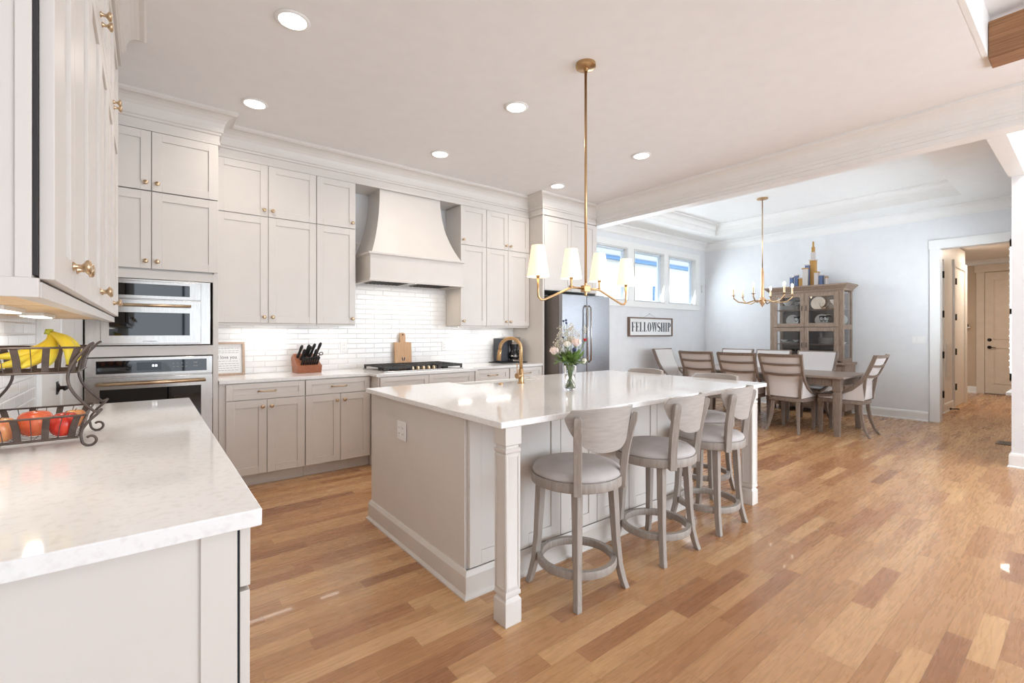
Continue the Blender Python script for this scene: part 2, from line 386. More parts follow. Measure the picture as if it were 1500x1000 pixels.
# dining ceiling with raised tray
TX0, TX1, TY0, TY1, TZ = 5.85, 8.38, 1.12, 4.46, 3.33
d = MB(); d.box(5.16, TX0, .44, WY, DC, DC+.04).box(TX1, DX, .44, WY, DC, DC+.04).box(TX0, TX1, .44, TY0, DC, DC+.04).box(TX0, TX1, TY1, WY, DC, DC+.04)
d.box(TX0-.04, TX0, TY0, TY1, DC+.04, TZ).box(TX1, TX1+.04, TY0, TY1, DC+.04, TZ).box(TX0-.04, TX1+.04, TY0-.04, TY0, DC+.04, TZ).box(TX0-.04, TX1+.04, TY1, TY1+.04, DC+.04, TZ)
d.box(TX0-.04, TX1+.04, TY0-.04, TY1+.04, TZ, TZ+.04)
struct('ceiling', d, M_white)
def cove(zt, h, p, lead=None):
    pr = list(lead or []) + [(0.0, zt-h), (.010, zt-h), (.012, zt-h+.012), (.02, zt-h+.016)]
    for i in range(7):
        a = PI/2*i/6; pr.append((.02+(p-.03)*(1-math.cos(a)), zt-h+.02+(h-.045)*math.sin(a)))
    pr += [(p-.004, zt-.022), (p, zt-.018), (p, zt), (0, zt)]
    return pr
struct('trim_2', MB().sweep([(TX0, TY0), (TX0, TY1), (TX1, TY1), (TX1, TY0), (TX0, TY0)], cove(TZ, .12, .09), 1), M_white)
struct('trim_3', MB().sweep([(5.16, WY), (DX, WY), (DX, .53), (6.4, .53)], cove(DC, .15, .11), 1), M_white)
# dividing beam between kitchen and dining, with crown on the kitchen side
struct('trim_4', MB().box(5.0, 5.16, -3.6, 4.42, 2.82, CEIL+.06).box(5.03, 5.16, 4.42, WY, 2.82, CEIL+.06), M_white, bevel=.003)
struct('trim_5', MB().sweep([(5.0, 4.40), (5.0, -3.6)], [(0, 2.862), (.012, 2.866), (.012, 2.90), (.022, 2.904), (.022, 2.93)]+[(.03+.10*(1-math.cos(PI/2*i/6)), 2.935+.115*math.sin(PI/2*i/6)) for i in range(7)]+[(.14, 3.056), (.14, CEIL), (0, CEIL)], 1), M_white)
struct('trim_6', MB().box(5.16, 6.62, .44, .55, 2.82, DC), M_white)
# baseboards
bp = [(0, 0), (.028, 0), (.028, .008), (.018, .02), (.018, .115), (.012, .135), (.008, .14), (0, .14)]
struct('baseboard_right', MB().sweep([(DX, 1.56), (DX, WY)], bp, -1), M_white)
struct('baseboard_back', MB().sweep([(DX, WY), (5.04, WY)], bp, -1), M_white)
struct('baseboard_front', MB().sweep([(DX, .53), (6.6, .53), (6.6, .22)], bp, 1), M_white)
# casing of the hall opening
struct('trim_7', MB().box(DX-.02, DX+.16, OY1-.012, OY1+.10, 0, OZ).box(DX-.02, DX+.16, OY0-.1, OY0+.012, 0, OZ).box(DX-.022, DX+.162, OY0-.11, OY1+.11, OZ-.012, OZ+.12), M_white, bevel=.003)
# hall beyond
struct('wall_hall_left', MB().box(DX+.14, 12.2, 1.58, 1.70, 0, 2.85), M_white)
struct('wall_hall_end', MB().box(14.2, 14.35, -.5, 3.6, 0, 2.95), M_tan)
struct('wall_hall_side', MB().box(12.2, 14.2, 3.5, 3.6, 0, 2.95), M_tan)
struct('wall_hall_right', MB().box(DX+.14, 14.2, .1, .2, 0, 2.95), M_tan)
struct('ceiling', MB().box(DX+.14, 14.35, .1, 3.6, 2.88, 2.95), M_ceil)
struct('baseboard_hall', MB().sweep([(14.2, 3.5), (14.2, 1.66)], bp, 1).sweep([(10.12, 1.58), (10.98, 1.58)], bp, 1), M_white)
struct('trim_8', MB().sweep([(14.2, 3.5), (14.2, .2)], cove(2.88, .1, .08), 1), M_white)

# hall end door
def hall_door():
    s = MB().box(14.15, 14.2, .7, 1.529, .02, 2.60)
    dr = struct('door_1', MB().box(14.175, 14.2, .66, 1.529, .02, 2.60), M_tan)
    dr.data.materials[0] = mottled('door_paint_warm_white', srgb(214, 198, 180), srgb(220, 205, 188), nscale=3, rough=.5)
    md = dr.data.materials[0]
    for z0, z1 in ((.22, 1.0), (1.17, 2.44)):
        fr = MB(); a, b = .80, 1.40
        fr.box(14.165, 14.176, a, b, z0, z0+.018).box(14.165, 14.176, a, b, z1-.018, z1).box(14.165, 14.176, a, a+.018, z0, z1).box(14.165, 14.176, b-.018, b, z0, z1)
        obj('panel_moulding', fr, md, dr, bevel=.003)
    obj('deadbolt', MB().lathe([(0, 0), (.035, 0), (.033, .012), (.02, .02), (0, .02)], (14.175, 1.46, 1.16), 18, '-x'), M_blackmetal, dr, smooth=True)
    h = MB().lathe([(0, 0), (.035, 0), (.033, .012), (.012, .02), (.012, .05), (0, .05)], (14.175, 1.46, 1.0), 18, '-x').tube([(14.13, 1.46, 1.0), (14.125, 1.42, 1.0), (14.13, 1.36, .995)], .009)
    obj('door_handle', h, M_blackmetal, dr, smooth=True)
    struct('trim_9', MB().box(14.17, 14.2, 1.535, 1.66, 0, 2.62).box(14.16, 14.2, .5, 1.69, 2.62, 2.78), md)
    obj('threshold', MB().box(14.1, 14.2, .66, 1.53, .0, .02), M_dwood, dr)
hall_door()
def hall_side_door():
    dr = struct('door_2', MB().box(10.16, 10.2, 1.565, 1.585, 0, 2.5).box(9.25, 10.16, 1.572, 1.582, .01, 2.46), M_white)
    for z in (.31, .95, 1.61, 2.25): obj('hinge', MB().box(10.10, 10.155, 1.555, 1.572, z-.055, z+.055), M_blackmetal, dr)
    dr = struct('door_3', MB().box(11.05, 12.0, 1.572, 1.582, .01, 2.46), M_white)
    obj('casing', MB().box(10.98, 11.06, 1.55, 1.58, 0, 2.48).box(10.95, 12.2, 1.55, 1.58, 2.46, 2.58).box(12.0, 12.2, 1.55, 1.58, 0, 2.46), M_white, dr)
    for z in (.37, .98, 1.58, 2.20): obj('hinge', MB().box(11.02, 11.07, 1.535, 1.55, z-.055, z+.055), M_blackmetal, dr)
    g = MB().box(10.40, 10.84, 1.570, 1.579, .55, 1.15)
    v = tag(obj('return_vent', g, M_white), 'white louvred return air grille low on the hallway wall', 'vent')
    for k in range(22): s_ = MB().box(10.43, 10.81, 1.562, 1.57, .575+k*.0255, .582+k*.0255); obj('louvre', s_, M_white, v)
    s_ = tag(obj('door_stop', MB().tube([(10.62, 1.555, .03), (10.70, 1.46, .03)], .01, 8).lathe([(0, 0), (.016, 0), (.016, .02), (0, .02)], (10.62, 1.56, .03), 12, '-y'), M_blackmetal, smooth=True), 'black door stop low on the hallway baseboard', 'door stop')
hall_side_door()
th = thing('key_shelf', 'small white ledge with dark trinkets on the tan hallway wall', 'shelf', (14.2, 1.86, 1.46))
obj('ledge', MB().box(14.08, 14.2, 1.75, 1.98, 1.42, 1.44), M_white, th)
obj('trinket', MB().box(14.12, 14.16, 1.78, 1.83, 1.44, 1.50), M_black, th); obj('trinket', MB().lathe([(0, 0), (.025, 0), (.02, .05), (0, .06)], (14.14, 1.90, 1.44), 12), M_blackmetal, th, smooth=True)

# windows over the dining wall
for i, (a, b) in enumerate(WN):
    w = struct('window_%d' % (i+1), MB().box(a, a+.035, WY+.055, WY+.12, Z0, Z1).box(b-.035, b, WY+.055, WY+.12, Z0, Z1).box(a, b, WY+.055, WY+.12, Z0, Z0+.035).box(a, b, WY+.055, WY+.12, Z1-.035, Z1), M_vinyl, bevel=.002)
    obj('pane', MB().box(a+.03, b-.03, WY+.085, WY+.089, Z0+.03, Z1-.03), M_glass, w)
    obj('reveal', MB().box(a+.0005, a+.010, WY-.024, WY+.06, Z0+.0005, Z1-.0005).box(b-.010, b-.0005, WY-.024, WY+.06, Z0+.0005, Z1-.0005).box(a+.010, b-.010, WY-.024, WY+.06, Z0+.0005, Z0+.010).box(a+.010, b-.010, WY-.024, WY+.06, Z1-.010, Z1-.0005), M_white, w)
cs = MB().box(5.46, 8.80, WY-.022, WY, Z1+.008, 2.87).box(5.46, 8.80, WY-.022, WY, 1.76, Z0-.008).box(8.66, 8.80, WY-.022, WY, Z0-.02, Z1+.02)
for a, b in ((5.46, 5.59), (6.505, 6.668), (7.576, 7.715)): cs.box(a, b, WY-.021, WY, Z0-.02, Z1+.02)
struct('trim_10', cs, M_white, bevel=.002)
# neighbour's house seen through them
nh = thing('house', 'neighbouring white clapboard house seen through the high windows', 'house', (8.5, 9.5, -.5))
nb = MB().box(2, 19, 9.5, 12, -.5, 3.74)
obj('wall', nb, M_siding, nh)
for k in range(22): obj('clapboard', MB().add([(2, 9.5, .5+k*.15), (19, 9.5, .5+k*.15), (19, 9.5, .65+k*.15), (2, 9.5, .65+k*.15), (2, 9.485, .5+k*.15), (19, 9.485, .5+k*.15)], [(4, 5, 2, 3), (0, 1, 5, 4)]), M_siding, nh)
obj('gutter', MB().box(2, 19, 9.22, 9.36, 3.58, 3.70), M_gutter, nh)
obj('soffit', MB().box(2, 19, 9.36, 9.5, 3.68, 3.72), M_siding, nh)
obj('roof', MB().add([(2, 9.2, 3.72), (19, 9.2, 3.72), (19, 13.5, 5.6), (2, 13.5, 5.6), (2, 9.2, 3.68), (19, 9.2, 3.68)], [(0, 1, 2, 3), (4, 5, 1, 0)]), M_roof, nh)
obj('downspout', MB().tube([(9.55, 9.29, 3.6), (9.55, 9.29, 3.42), (9.42, 9.40, 3.26), (9.38, 9.44, 3.1), (9.38, 9.44, -.4)], .05, 8), M_gutter, nh, smooth=True)
obj('downspout', MB().tube([(13.6, 9.42, 2.9), (13.6, 9.42, -.4)], .04, 8), M_gutter, nh, smooth=True)

# glazing wall behind the camera (shows in the reflections)
wv = MB(); wv.box(LX, DX+.2, -3.6, -3.45, 2.62, 3.4).box(LX, DX+.2, -3.6, -3.45, 0, .35)
for x in (LX, 1.55, 3.9, 6.2, 8.95): wv.box(x, x+.16, -3.6, -3.45, .35, 2.62)
struct('wall_glazed', wv, M_wall)
wm = MB()
for x in (.60, 2.75, 5.05, 7.55): wm.box(x, x+.04, -3.56, -3.5, .35, 2.62)
wm.box(LX, DX, -3.56, -3.5, 1.75, 1.79)
struct('window_5', wm, M_blackmetal)

# shuttered window on the dining front wall (seen edge-on)
ws = struct('window_4', MB().box(7.0, 8.5, .53, .56, .68, .78).box(7.0, 8.5, .53, .56, 2.30, 2.42).box(7.0, 7.1, .53, .56, .78, 2.3).box(8.4, 8.5, .53, .56, .78, 2.3), M_white)
obj('sill', MB().box(6.96, 8.54, .53, .60, .66, .69), M_white, ws)
for (a, b) in ((7.12, 7.74), (7.76, 8.38)):
    sp = obj('shutter_panel', MB().box(a, a+.05, .56, .585, .80, 2.29).box(b-.05, b, .56, .585, .80, 2.29).box(a, b, .56, .585, .80, .88).box(a, b, .56, .585, 2.21, 2.29).box(a, b, .56, .585, 1.5, 1.56), M_white, ws)
    for k in range(20):
        z = .92+k*.066
        if abs(z-1.53) < .05: continue
        obj('louvre', MB().add([(a+.05, .545, z-.02), (b-.05, .545, z-.02), (b-.05, .60, z+.02), (a+.05, .60, z+.02), (a+.05, .541, z-.014), (b-.05, .541, z-.014), (b-.05, .596, z+.026), (a+.05, .596, z+.026)], [(0, 1, 2, 3), (4, 7, 6, 5), (0, 4, 5, 1), (3, 2, 6, 7), (0, 3, 7, 4), (1, 5, 6, 2)]), M_white, sp)

# door in the left wall between the counter and the ovens
pd = struct('door_4', MB().box(LX, LX+.012, 3.58, 4.20, .01, 2.10), M_white)
obj('casing', MB().box(LX, LX+.022, 3.47, 3.575, 0, 2.12).box(LX, LX+.022, 4.205, 4.31, 0, 2.12).box(LX, LX+.024, 3.45, 4.33, 2.12, 2.24), M_white, pd, bevel=.002)
hm = MB().lathe([(0, 0), (.028, 0), (.028, .01), (.012, .016), (.011, .05), (0, .05)], (LX+.012, 4.08, .955), 16, 'x').tube([(LX+.058, 4.08, .955), (LX+.062, 4.04, .955), (LX+.06, 3.96, .955)], .009)
obj('door_handle', hm, M_blackmetal, pd, smooth=True)
hb = MB().box(LX+.012, LX+.018, 4.05, 4.11, .915, .995); obj('rose', hb, M_blackmetal, pd)

# ---------------------------------------------------------------- crown on the cabinets
def crownprof(z0=2.825, zt=CEIL, p=.13):
    pr = [(0, z0), (.014, z0), (.014, z0+.018), (.008, z0+.022), (.008, z0+.075), (.02, z0+.08), (.022, z0+.095), (.03, z0+.10)]
    for i in range(7):
        a = PI/2*i/6; pr.append((.032+(p-.045)*(1-math.cos(a)), z0+.105+(zt-z0-.135)*math.sin(a)))
    return pr+[(p-.004, zt-.02), (p, zt-.018), (p, zt), (0, zt)]
kc = M_cab
struct('trim_11', MB().sweep([(-.40, 4.44), (.455, 4.44), (.455, 4.70), (3.985, 4.70), (3.985, 4.42), (5.0, 4.42)], crownprof(), 1), kc)
struct('trim_12', MB().sweep([(LX, 1.12), (-.13, 1.12), (-.13, 3.45), (LX, 3.45)], crownprof(), 1), kc)
struct('trim_13', MB().box(LX, .45, 4.46, WY, 2.825, CEIL).box(.45, 3.985, 4.72, WY, 2.83, CEIL).box(3.99, 5.0, 4.44, WY, 2.825, CEIL).box(LX, -.15, 1.14, 3.43, 2.825, CEIL), kc)

# ---------------------------------------------------------------- left cabinets
T = face('+x', -.148, 0, 0)
ULAB = ['nearest tall greige wall cabinet above the left counter, edge-on beside camera', 'middle tall greige wall cabinet above the fruit basket', 'farthest tall greige wall cabinet on the left wall, nearest the ovens']
for i, (a, m_, b) in enumerate(((1.14, 1.43, 1.80), (1.80, 2.19, 2.57), (2.57, 2.97, 3.43))):
    t = thing('wall_cabinet', ULAB[i], 'cabinet', (-.3, (a+b)/2, 1.36), 0, 'wall cabinets on the left wall')
    bd = MB().box(LX+.001, -.1545, a+(.004 if i == 0 else .001), b-.001, 1.39, 2.825)
    obj('carcass', bd, M_cab, t, bevel=.001)
    obj('light_rail', MB().box(-.175, -.144, a+.001, b-.001, 1.362, 1.389), M_cab, t)
    if i == 0:
        obj('end_panel', MB().box(-.45, -.175, 1.130, 1.1435, 1.395, 2.82).box(-.175, -.1545, 1.126, 1.1435, 1.395, 2.82).box(-.45, -.146, 1.126, 1.1395, 1.362, 1.395), M_cab, t, bevel=.001)
    obj('underside', MB().box(LX+.01, -.176, a+.016, b-.002, 1.376, 1.3895), M_natural, t)
    for u0, u1, sd in ((a, m_, 'r'), (m_, b, 'l')):
        door(T, '+x', u0, u1, 1.392, 2.355, t, (sd, 'b')); door(T, '+x', u0, u1, 2.357, 2.822, t, (sd, 'b'))
    obj('gap_shade_strip', MB().box(-.1542, -.1484, a-.010 if i == 0 else a+.004, b-.004, 1.40, 2.81), M_gap, t)  # dark strip standing in for the shade between carcass and doors
for k, y in enumerate((1.45, 1.95, 2.55)):
    t = thing('under_cabinet_light', ['long white light bar under the nearest left wall cabinet', 'white light bar under the middle left wall cabinet', 'white light bar under the farthest left wall cabinet'][k], 'light', (-.33, y, 1.36), 0, 'light bars under the left cabinets')
    obj('housing', MB().box(-.37, -.30, y-.14, y+.14, 1.364, 1.3755), M_white, t); obj('lens', MB().box(-.362, -.308, y-.13, y+.13, 1.361, 1.3638), M_underled, t)
    area('under_cabinet_lamp', (-.335, y, 1.357), (0, 0, 0), .05, .45, (1, .95, .88), sy=.25)

bl = thing('base_cabinet', 'greige base cabinet run under the left counter with blank side panel', 'cabinet', (-.15, 2.25, 0))
obj('carcass', MB().box(LX+.001, .148, 1.185, 3.37, .10, .874), M_cab, bl)
obj('side_panel', MB().box(LX+.002, .125, 1.172, 1.184, .0, .873), M_cab, bl)
obj('end_stile', MB().box(.088, .155, 1.166, 1.184, 0, .873), M_cab, bl, bevel=.001)
obj('toe_kick', MB().box(LX+.001, .08, 1.20, 3.36, 0, .10), M_cab, bl)
T = face('+x', .160, 0, 0)
obj('shadow_strip', MB().box(.1552, .1597, 1.170, 3.36, .11, .873), mat('gap_shade_black', srgb(30, 31, 34), .8), bl)  # near-black strip put in as the shade behind the door fronts
for i, (a, b) in enumerate(((1.17, 1.72), (1.72, 2.27), (2.27, 2.82), (2.82, 3.37))):
    dr = obj('drawer', shaker(T, a+G, b-G, .74, .868, th=.021), M_cab, bl, bevel=.0014); pull(T, '+x', (a+b)/2, .805, dr)
    door(T, '+x', a, (a+b)/2, .107, .732, bl, ('r', 't')); door(T, '+x', (a+b)/2, b, .107, .732, bl, ('l', 't'))
tag(obj('countertop', MB().box(LX+.001, .20, 1.145, 3.39, .876, .914), M_quartz, bevel=.003), 'white quartz countertop on the left holding the fruit basket', 'countertop')

# ---------------------------------------------------------------- tall oven cabinet
FY = 4.44
t = thing('oven_cabinet', 'tall greige oven cabinet housing the microwave and wall oven', 'cabinet', (.02, 4.75, 0))
obj('carcass', MB().box(LX+.001, -.385, FY-.0, WY-.001, 0, 2.825).box(.425, .455, FY, WY-.001, 0, 2.825).box(-.385, .425, FY+.02, WY-.001, 1.74, 2.825).box(-.385, .425, FY+.02, WY-.001, 0, .32), M_cab, t, bevel=.001)
obj('face_frame', MB().box(-.40, -.356, FY-.002, FY+.02, .1, 1.775).box(.418, .453, FY-.002, FY+.02, .1, 1.775).box(-.356, .418, FY-.002, FY+.02, 1.71, 1.775).box(-.356, .418, FY-.002, FY+.02, 1.128, 1.205), M_cab, t, bevel=.001)
T = face('-y', 0, FY, 0)
for u0, u1, sd in ((-.40, .026, 'r'), (.026, .452, 'l')):
    door(T, '-y', u0, u1, 1.785, 2.368, t, (sd, 'b')); door(T, '-y', u0, u1, 2.372, 2.822, t, (sd, 'b'))
obj('drawer', shaker(T, -.40, .452, .11, .40), M_cab, t, bevel=.0014)
# microwave
mw = thing('microwave', 'built-in stainless steel microwave above the wall oven', 'microwave', (.03, 4.43, 1.21))
obj('trim_kit', MB().box(-.345, .40, 4.415, 4.438, 1.212, 1.705), M_steel, mw, bevel=.003)
obj('body', MB().box(-.34, .395, 4.44, 4.9, 1.22, 1.70), M_steel, mw)
cp = obj('control_panel', MB().box(-.262, .335, 4.400, 4.416, 1.556, 1.69), M_steel, mw, bevel=.003)
obj('control_glass', MB().box(-.225, .262, 4.397, 4.4005, 1.582, 1.668), M_bglass, cp, bevel=.002)
dr = obj('door', MB().box(-.262, .335, 4.396, 4.416, 1.222, 1.550), M_steel, mw, bevel=.003)
obj('window', MB().box(-.215, .262, 4.393, 4.3965, 1.283, 1.455), M_bglass, dr)
h = MB().tube([(-.22, 4.355, 1.508), (.268, 4.355, 1.508)], .0105, 14)
for x in (-.20, .25): h.tube([(x, 4.355, 1.508), (x, 4.396, 1.508)], .009, 10)
obj('handle', h, M_knob, dr, smooth=True)
obj('badge', MB().box(-.045, .08, 4.3945, 4.396, 1.231, 1.249), M_steel, dr)
obj('lettering', text_mb('KITCHENAID', .0135, face('-y', .018, 4.3945, 1.240), depth=.0004, sx=1.05), M_ink, dr)
# oven
ov = thing('wall_oven', 'stainless steel wall oven with black glass door below the microwave', 'oven', (.03, 4.43, .35))
obj('body', MB().box(-.345, .41, 4.43, 4.95, .36, 1.122), M_steel, ov)
cp = obj('control_panel', MB().box(-.345, .412, 4.398, 4.43, .985, 1.122), M_steel, ov, bevel=.003)
gl = obj('control_glass', MB().box(-.285, .372, 4.3945, 4.3985, 1.008, 1.100), M_bglass, cp)
obj('display', MB().box(-.06, .085, 4.3935, 4.3945, 1.025, 1.085), mat('display_grey', srgb(60, 64, 74), .2), gl)
M_disp = mat('display_digits', (1, 1, 1, 1), .5, emit=(.85, .93, 1, 1), es=1.2)
mk = MB()
for i in range(4):
    for j in range(2): mk.box(.155+i*.026, .167+i*.026, 4.3935, 4.3945, 1.042+j*.026, 1.047+j*.026)
mk.box(.285, .31, 4.3935, 4.3945, 1.044, 1.052).box(.285, .31, 4.3935, 4.3945, 1.070, 1.078)
obj('button_marks', mk, mat('button_print', srgb(150, 152, 156), .5), gl)
obj('clock_digits', MB().box(.03, .042, 4.3925, 4.3935, 1.05, 1.066).box(.048, .06, 4.3925, 4.3935, 1.05, 1.066), M_disp, gl)
dr = obj('door', MB().box(-.345, .412, 4.392, 4.43, .39, .978), M_steel, ov, bevel=.003)
obj('window', MB().box(-.265, .335, 4.3895, 4.3925, .46, .895), M_bglass, dr)
h = MB().tube([(-.285, 4.345, .936), (.362, 4.345, .936)], .0125, 14)
for x in (-.262, .34): h.tube([(x, 4.345, .936), (x, 4.392, .936)], .011, 10)
obj('handle', h, M_knob, dr, smooth=True)

# ---------------------------------------------------------------- range wall upper cabinets
UY = 4.70
T = face('-y', 0, UY, 0)
def upper(x0, x1, splits, label, knobs):
    t = thing('wall_cabinet', label, 'cabinet', ((x0+x1)/2, 4.87, 1.38), 0, 'wall cabinets beside the range hood')
    obj('carcass', MB().box(x0+.001, x1-.001, UY+.001, WY-.011, 1.392, 2.825), M_cab, t, bevel=.001)
    obj('light_rail', MB().box(x0+.001, x1-.001, UY-.004, UY+.016, 1.372, 1.391), M_cab, t)
    e = [x0]+splits+[x1]
    for i in range(len(e)-1):
        for z0, z1 in ((1.392, 2.353), (2.357, 2.823)): door(T, '-y', e[i], e[i+1], z0, z1, t, (knobs[i], 'b'))
    return t
upper(.457, 1.285, [.866], 'two-column stacked wall cabinet between the ovens and the narrow cabinet', ['r', 'l'])
upper(1.287, 1.665, [], 'narrow stacked wall cabinet immediately left of the range hood', ['r'])
upper(2.916, 3.289, [], 'narrow stacked wall cabinet immediately right of the range hood', ['l'])
upper(3.291, 3.982, [3.625], 'two-column stacked wall cabinet right of the hood, beside the fridge surround', ['r', 'l'])
for k, (x, s_) in enumerate(((.87, .5), (1.47, .2), (3.10, .2), (3.62, .4))):
    t = thing('under_cabinet_light', ['light bar under the wall cabinets above the framed print', 'light bar under the narrow cabinet left of the hood', 'light bar under the narrow cabinet right of the hood', 'light bar under the cabinets above the coffee maker'][k], 'light', (x, 4.86, 1.38), 0, 'light bars under the range wall cabinets')
    obj('housing', MB().box(x-s_/2, x+s_/2, 4.84, 4.90, 1.381, 1.3915), M_white, t); obj('lens', MB().box(x-s_/2+.01, x+s_/2-.01, 4.846, 4.894, 1.378, 1.3808), M_underled, t)
    area('under_cabinet_lamp', (x, 4.87, 1.375), (0, 0, 0), s_-.02, .5*s_/.4, (1, .96, .9), sy=.05)

# ---------------------------------------------------------------- fridge surround and fridge
t = thing('fridge_cabinet', 'tall greige cabinet surround above and beside the refrigerator', 'cabinet', (4.5, 4.75, 0))
obj('side_panel', MB().box(3.985, 4.012, 4.42, WY-.001, 0, 2.825), M_cab, t, bevel=.001)
obj('side_panel', MB().box(4.995, 5.025, 4.43, WY-.001, 0, 2.82), M_cab, t, bevel=.001)
obj('carcass', MB().box(4.013, 4.994, 4.445, WY-.001, 1.86, 2.825), M_cab, t)
T = face('-y', 0, 4.44, 0)
door(T, '-y', 4.014, 4.503, 1.862, 2.822, t, ('r', 'b')); door(T, '-y', 4.503, 4.993, 1.862, 2.822, t, ('l', 'b'))
fr = thing('refrigerator', 'stainless french-door refrigerator behind the flower vase', 'refrigerator', (4.53, 4.5, 0))
obj('body', MB().box(4.09, 4.98, 4.235, 4.95, .03, 1.79), M_fside, fr, bevel=.004)
obj('hinge_cover', MB().box(4.10, 4.97, 4.25, 4.45, 1.79, 1.812), M_black, fr)
obj('door', MB().box(4.082, 4.531, 4.165, 4.228, .74, 1.795), M_fridge, fr, bevel=.006); obj('door', MB().box(4.537, 4.988, 4.165, 4.228, .74, 1.795), M_fridge, fr, bevel=.006)
obj('freezer_drawer', MB().box(4.082, 4.988, 4.165, 4.228, .06, .73), M_fridge, fr, bevel=.006)
for ch, x in ((0, 4.50), (1, 4.568)):
    obj('handle', MB().tube([(x, 4.165, 1.66), (x, 4.125, 1.63), (x, 4.118, 1.3), (x, 4.125, .95), (x, 4.165, .92)], .011, 10), M_steel, fr, smooth=True)
obj('handle', MB().tube([(4.2, 4.165, .64), (4.22, 4.12, .64), (4.85, 4.12, .64), (4.87, 4.165, .64)], .011, 10), M_steel, fr, smooth=True)

# ---------------------------------------------------------------- range hood
t = thing('range_hood', 'large greige custom range hood with flared curved chimney', 'range hood', (2.3, 4.8, 1.83))
R = []
for i in range(15):
    k = i/14; z = 2.118+k*(2.88-2.118)
    e = (1-k)**2.3
    R.append((z, .362+.165*e, 4.72-.20*e))
rings = [[(2.298-w, WY-.002, z), (2.298-w, y, z), (2.298+w, y, z), (2.298+w, WY-.002, z)] for z, w, y in R]
obj('chimney', MB().loops(rings), M_cab, t, smooth='auto')
obj('canopy', MB().box(1.756, 2.844, 4.521, WY-.012, 1.870, 2.0905).box(1.756, 1.78, 4.521, WY-.012, 1.84, 1.870).box(2.82, 2.844, 4.521, WY-.012, 1.84, 1.870).box(1.78, 2.82, 4.521, 4.545, 1.84, 1.870), M_cab, t)
obj('lip_moulding', MB().sweep([(1.755, WY-.011), (1.755, 4.52), (2.845, 4.52), (2.845, WY-.011)], [(-.02, 2.0905), (.004, 2.0905), (.008, 2.098), (.02, 2.104), (.022, 2.12), (-.02, 2.12)], 1), M_cab, t)
obj('bottom_moulding', MB().sweep([(1.755, WY-.011), (1.755, 4.52), (2.845, 4.52), (2.845, WY-.011)], [(-.02, 1.83), (.01, 1.83), (.01, 1.848), (.002, 1.856), (-.02, 1.856)], 1), M_cab, t)
obj('liner', MB().box(1.80, 2.80, 4.56, 4.98, 1.845, 1.869), M_steel, t)
for cx in (2.04, 2.56):
    b = obj('baffle_filter', MB().box(cx-.2, cx+.2, 4.60, 4.92, 1.838, 1.845), M_steel, t)
    sl = MB()
    for k in range(9): sl.box(cx-.19+k*.043, cx-.19+k*.043+.022, 4.61, 4.91, 1.835, 1.838)
    obj('baffle_slots', sl, M_gap, b)
for cx in (1.86, 2.30, 2.74):
    obj('hood_lamp', MB().lathe([(0, 0), (.022, 0), (.022, .004), (0, .004)], (cx, 4.59, 1.838), 16), M_led, t)
area('hood_light', (2.3, 4.75, 1.825), (0, 0, 0), .9, 2, (1, .88, .72), sy=.2)

# ---------------------------------------------------------------- range wall base cabinets
def base(x0, x1, fy, label, drawers, doors, kn, pulls=True, side=False):
    T = face('-y', 0, fy, 0)
    t = thing('base_cabinet', label, 'cabinet', ((x0+x1)/2, fy+.3, 0), 0, 'base cabinets along the range wall')
    obj('carcass', MB().box(x0+.001, x1-.001, fy+.001, WY-.012, .103, .883), M_cab, t, bevel=.001)
    obj('toe_kick', MB().box(x0+.001, x1-.001, fy+.055, WY-.012, 0, .103), M_cab, t)
    for a, b in drawers:
        d_ = obj('drawer', shaker(T, a+G, b-G, .742, .876, rail=.05), M_cab, t, bevel=.0014)
        if pulls: pull(T, '-y', (a+b)/2, .808, d_)
    for i, (a, b) in enumerate(doors): door(T, '-y', a, b, .107, .738, t, (kn[i], 't'))
    return t
base(.457, 1.117, 4.44, 'base cabinet with one drawer under the framed print, nearest the ovens', [(.505, 1.115)], [(.505, .808), (.808, 1.115)], 'rl')
base(1.117, 1.728, 4.44, 'base cabinet with one drawer below the knife block', [(1.12, 1.712)], [(1.12, 1.43), (1.43, 1.712)], 'rl')
base(1.73, 2.83, 4.26, 'projecting base cabinet under the gas cooktop', [(1.745, 2.262), (2.262, 2.80)], [(1.745, 2.262), (2.262, 2.80)], 'rl', pulls=False)
base(2.832, 3.442, 4.44, 'base cabinet right of the cooktop with one drawer pull showing', [(2.95, 3.44)], [(2.95, 3.195), (3.195, 3.44)], 'rl')
base(3.444, 3.983, 4.44, 'base cabinet below the coffee maker beside the refrigerator', [(3.452, 3.975)], [(3.452, 3.71), (3.71, 3.975)], 'rl')
ct = MB()
poly = [(.457, 4.415), (1.705, 4.415), (1.705, 4.235), (2.855, 4.235), (2.855, 4.415), (3.984, 4.415), (3.984, WY-.011), (.457, WY-.011)]
ct.prism(poly, lambda p: (p[0], p[1], .884), lambda p: (p[0], p[1], .914))
tag(obj('countertop', ct, M_quartz, bevel=.003), 'long white quartz countertop below the tiled range wall', 'countertop')

